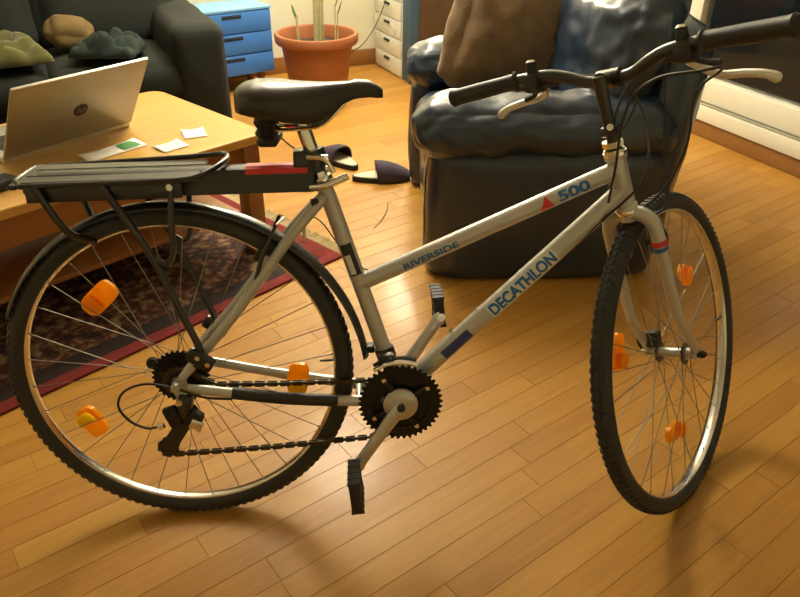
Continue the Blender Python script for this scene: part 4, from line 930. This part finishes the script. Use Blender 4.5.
# ------------------------------------------------------------------ white drawer tower (front faces left) with the lamp on top
TU0, TV0, TV1, TH_ = 1.905, 3.03, 3.43, 1.30
wt = empty('drawer_tower', uv(TU0+0.20, (TV0+TV1)/2, 0), RA); tag(wt, 'tall narrow white drawer tower in the corner right of the plant', 'cabinet')
MB().box((0.006, 0, TH_/2), (0.388, TV1-TV0, TH_), bev=0.003).build('body', M_white, wt)
k = 0; z_ = 0.012; hh = 0.112
while z_+hh < TH_:
    dr = MB().box((-0.195, 0, z_+hh/2), (0.014, TV1-TV0-0.012, hh-0.005), bev=0.002).build('drawer', M_white, wt)
    MB().box((-0.206, 0, z_+hh*0.72), (0.012, 0.075, 0.014), bev=0.003).build('handle', M_dark, dr)
    z_ += hh
lp_ = empty('table_lamp', uv(TU0+0.12, TV0+0.12, TH_), RA); tag(lp_, 'glowing shaded lamp standing on the white drawer tower', 'lamp')
part(MB().lathe([(0, 0.03), (0.05, 0.028), (0.085, 0.012), (0.09, 0.0), (0, 0.0)], (0, 0, 0), (0, 0, 1), 32), 'lamp_base', M_chrome, lp_)
part(MB().tube([(0, 0, 0.02), (0, 0, 0.40)], 0.010, 12), 'lamp_stem', M_chrome, lp_)
part(MB().lathe([(0.0, 0.24), (0.15, 0.24), (0.15, 0.241), (0.115, 0.62), (0.113, 0.62), (0.0, 0.61)], (0, 0, 0), (0, 0, 1), 40), 'lamp_shade', M_shade, lp_)

# slate blue framed cupboard beside the tower, behind the armchair
sc_ = empty('cupboard', uv(1.905+0.42, 2.955, 0), RA); tag(sc_, 'slate blue framed cupboard with brown panel behind the armchair', 'cupboard')
CWd, CHh, CDp = 0.84, 0.80, 0.12
MB().box((0, 0.01, CHh/2), (CWd-0.01, CDp-0.02, CHh-0.01), bev=0.003).build('carcass', M_bluedark, sc_)
for x in (-CWd/2+0.03, 0, CWd/2-0.03): MB().box((x, -CDp/2+0.010, CHh/2), (0.06, 0.024, CHh), bev=0.003).build('stile', M_bluedark, sc_)
for z_ in (0.04, CHh-0.035): MB().box((0, -CDp/2+0.010, z_), (CWd-0.12, 0.022, 0.07), bev=0.003).build('rail', M_bluedark, sc_)
for x in (-CWd/4, CWd/4): MB().box((x, -CDp/2+0.014, CHh/2), (CWd/2-0.075, 0.010, CHh-0.16), bev=0.002).build('panel', M_brownpanel, sc_)

# ------------------------------------------------------------------ potted plant
PC = Vector((0.134, 3.10, 0)); pp = empty('potted_plant', PC); pp.scale = (0.98, 0.98, 1.12); tag(pp, 'tall thin stemmed plant in a terracotta pot before the cream wall', 'plant')
part(MB().lathe([(0.0, 0.0), (0.150, 0.0), (0.158, 0.008), (0.205, 0.285), (0.232, 0.290), (0.238, 0.298), (0.240, 0.330), (0.234, 0.337), (0.216, 0.336), (0.210, 0.325), (0.197, 0.27), (0.0, 0.27)], (0, 0, 0), (0, 0, 1), 64), 'pot', M_pot, pp, angle=50)
sl = MB(); 
for i in range(9):
    for k in range(36):
        a_ = 2*math.pi*k/36; r_ = 0.198*i/8; sl.v.append(Vector((r_*math.cos(a_), r_*math.sin(a_), 0.274+0.010*noise.noise(Vector((r_*30*math.cos(a_), r_*30*math.sin(a_), 2))))))
for i in range(8):
    for k in range(36): sl.f.append((i*36+k, i*36+(k+1) % 36, (i+1)*36+(k+1) % 36, (i+1)*36+k))
part(sl, 'soil', M_soil, pp, angle=80)
def leaf_blade(p, d_, ln, wd, droop, parent):
    p = Vector(p); d_ = Vector(d_).normalized(); sd_ = d_.cross(Vector((0, 0, 1))).normalized(); mb = MB(); n = 7
    for i in range(n+1):
        t = i/n; c_ = p+d_*ln*t+Vector((0, 0, -droop*t*t)); w2 = wd*math.sin(math.pi*min(1, 0.12+0.88*t))**0.8*(1 if t < 1 else 0.1)
        mb.v += [c_-sd_*w2, c_+Vector((0, 0, -w2*0.3)), c_+sd_*w2]
    for i in range(n): mb.f += [(i*3, i*3+1, i*3+4, i*3+3), (i*3+1, i*3+2, i*3+5, i*3+4)]
    o = part(mb, 'leaf', M_leaf, parent, angle=80); md_ = o.modifiers.new('t', 'SOLIDIFY'); md_.thickness = 0.001
for (x, y, tx_, ty2, hgt, r_) in ((0.000, -0.02, 0.0, 0.02, 1.45, 0.016), (0.020, 0.0, 0.07, -0.02, 1.25, 0.012)):
    stp = bez([(x, y, 0.26), (x+tx_*0.2+0.004, y, 0.26+hgt*0.3), (x+tx_*0.6-0.01, y+ty2*0.6, 0.26+hgt*0.7), (x+tx_, y+ty2, 0.26+hgt)], 6)
    n = len(stp); part(MB().tube(stp, [r_*(1-0.45*i/n) for i in range(n)], 10), 'stem', M_stem, pp)
    for k in range(16):
        a_ = k*2.4; t = 0.80+0.2*k/16; q = stp[min(n-1, int(t*(n-1)))]
        leaf_blade(q, (math.cos(a_), math.sin(a_), 0.5-0.3*(k < 8)), rng.uniform(0.22, 0.34), 0.016, rng.uniform(0.05, 0.14), pp)
for k, (a_, r_) in enumerate(((2.6, 0.13), (3.4, 0.10), (5.9, 0.13), (0.3, 0.11), (1.2, 0.10))):
    x, y = r_*math.cos(a_), r_*math.sin(a_)
    part(MB().tube(bez([(x, y, 0.265), (x*1.02, y, 0.33), (x*1.05, y, 0.40+0.02*k)], 4), [0.005]*5+[0.003]*4, 7), 'shoot', M_stem, pp)
    leaf_blade((x*1.05, y, 0.39+0.02*k), (math.cos(a_)*0.4, math.sin(a_)*0.4, 1), 0.07, 0.010, 0.0, pp)

# ------------------------------------------------------------------ slippers
def slipper(heel, ang, label, mirror):
    s_ = empty('slipper', heel, ang); tag(s_, label, 'slipper', 'pair of purple slippers on the floor')
    n = 30; L_ = 0.252
    def halfw(t): return (0.041+0.014*math.sin(min(1, t/0.7)*math.pi/2)**2)*(math.sin(math.pi*min(1, max(0.0, t)*0.90+0.012))**0.42)
    out = []
    for k in range(n): t = 0.5-0.5*math.cos(math.pi*k/(n-1)); out.append((t*L_, halfw(t)))
    poly = [(x, y) for x, y in out]+[(x, -y) for x, y in reversed(out[1:-1])]
    MB().prism(poly, (0, 0, 0.0), (1, 0, 0), (0, 1, 0), 0.022).build('sole', M_sole, s_, angle=50)
    MB().prism([(0.008+x*0.94, y*0.88) for x, y in poly], (0, 0, 0.0205), (1, 0, 0), (0, 1, 0), 0.005).build('insole', M_insole, s_, angle=50)
    mb = MB(); ns = 18; nc = 15
    for i in range(ns+1):
        t = 0.44+0.56*i/ns; t_ = 0.44+0.557*i/ns; hw = max(0.004, halfw(t_))*1.05; zt = 0.024+0.056*math.cos((t_-0.44)/0.58*math.pi/2)**0.8
        for k in range(nc):
            a_ = math.pi*k/(nc-1); mb.v.append(Vector((t_*L_+0.010*math.sin(a_)*(1-i/ns)*-1, hw*math.copysign(abs(math.cos(a_))**0.7, math.cos(a_)), 0.004+(zt-0.004)*math.sin(a_)**0.7)))
    for i in range(ns):
        for k in range(nc-1): mb.f.append((i*nc+k, i*nc+k+1, (i+1)*nc+k+1, (i+1)*nc+k))
    o = mb.build('upper', M_slip, s_, angle=80); md_ = o.modifiers.new('t', 'SOLIDIFY'); md_.thickness = 0.006; md_.offset = 1
slipper(Vector((0.350, 1.99, 0)), R(128), 'purple slipper with cream insole, heel towards the armchair, further of the pair', 1)
slipper(Vector((0.332, 1.875, 0)), R(4), 'purple slipper with cream insole, toe tucked behind the armchair', -1)

# ------------------------------------------------------------------ cables on the floor and wall
def flpt(u_, v_, z=0.004):
    d_ = CROT @ Vector(((u_-400)/724.08, (298.5-v_)/724.08, -1)); return CAM+d_*((z-CAM.z)/d_.z)
o = MB().tube(bez([flpt(252, 112), flpt(268, 124), flpt(284, 140), flpt(300, 153), flpt(312, 166), flpt(320, 182), flpt(310, 191), flpt(288, 188), flpt(272, 180), flpt(262, 166)], 8), 0.0032, 8).build('power_cable', M_cable); tag(o, 'thin black cable curling on the floor beside the table', 'cable')
o = MB().tube(bez([flpt(388, 203), flpt(386, 212), flpt(380, 222), flpt(374, 228)], 6), 0.0014, 6).build('thread', M_brownpanel); tag(o, 'fine brown thread lying on the floor by the armchair', 'thread')
wq = lambda u_, z_: uv(u_, VB-0.006, z_)
o = MB().tube(bez([uv(1.895, 3.12, 0.62), uv(1.875, 3.20, 0.44), uv(1.855, 3.32, 0.27), uv(1.80, 3.43, 0.13), uv(1.72, 3.435, 0.105)], 8), 0.0030, 8).build('wall_cable', M_brownpanel); tag(o, 'brown cable hanging across the white drawers to the baseboard', 'cable')

# ------------------------------------------------------------------ paper globe lamp hanging over the middle of the room
gl = empty('ceiling_lamp', (0.22, 2.15, H)); tag(gl, 'round glowing paper globe lamp hanging between sofa and armchair', 'lamp')
part(MB().lathe([(0, 0), (0.06, 0), (0.055, -0.02), (0.02, -0.035), (0, -0.035)], (0, 0, 0), (0, 0, 1), 24), 'ceiling_rose', M_white, gl)
part(MB().tube([(0, 0, -0.03), (0, 0, -0.42)], 0.004, 8), 'lamp_cord', M_white, gl)
part(MB().lathe([(0.0, -0.85)]+[(0.25*math.sin(R(a_)), -0.60-0.25*math.cos(R(a_))) for a_ in range(10, 180, 10)]+[(0.0, -0.35)], (0, 0, 0), (0, 0, 1), 36), 'lamp_globe', M_globe, gl)
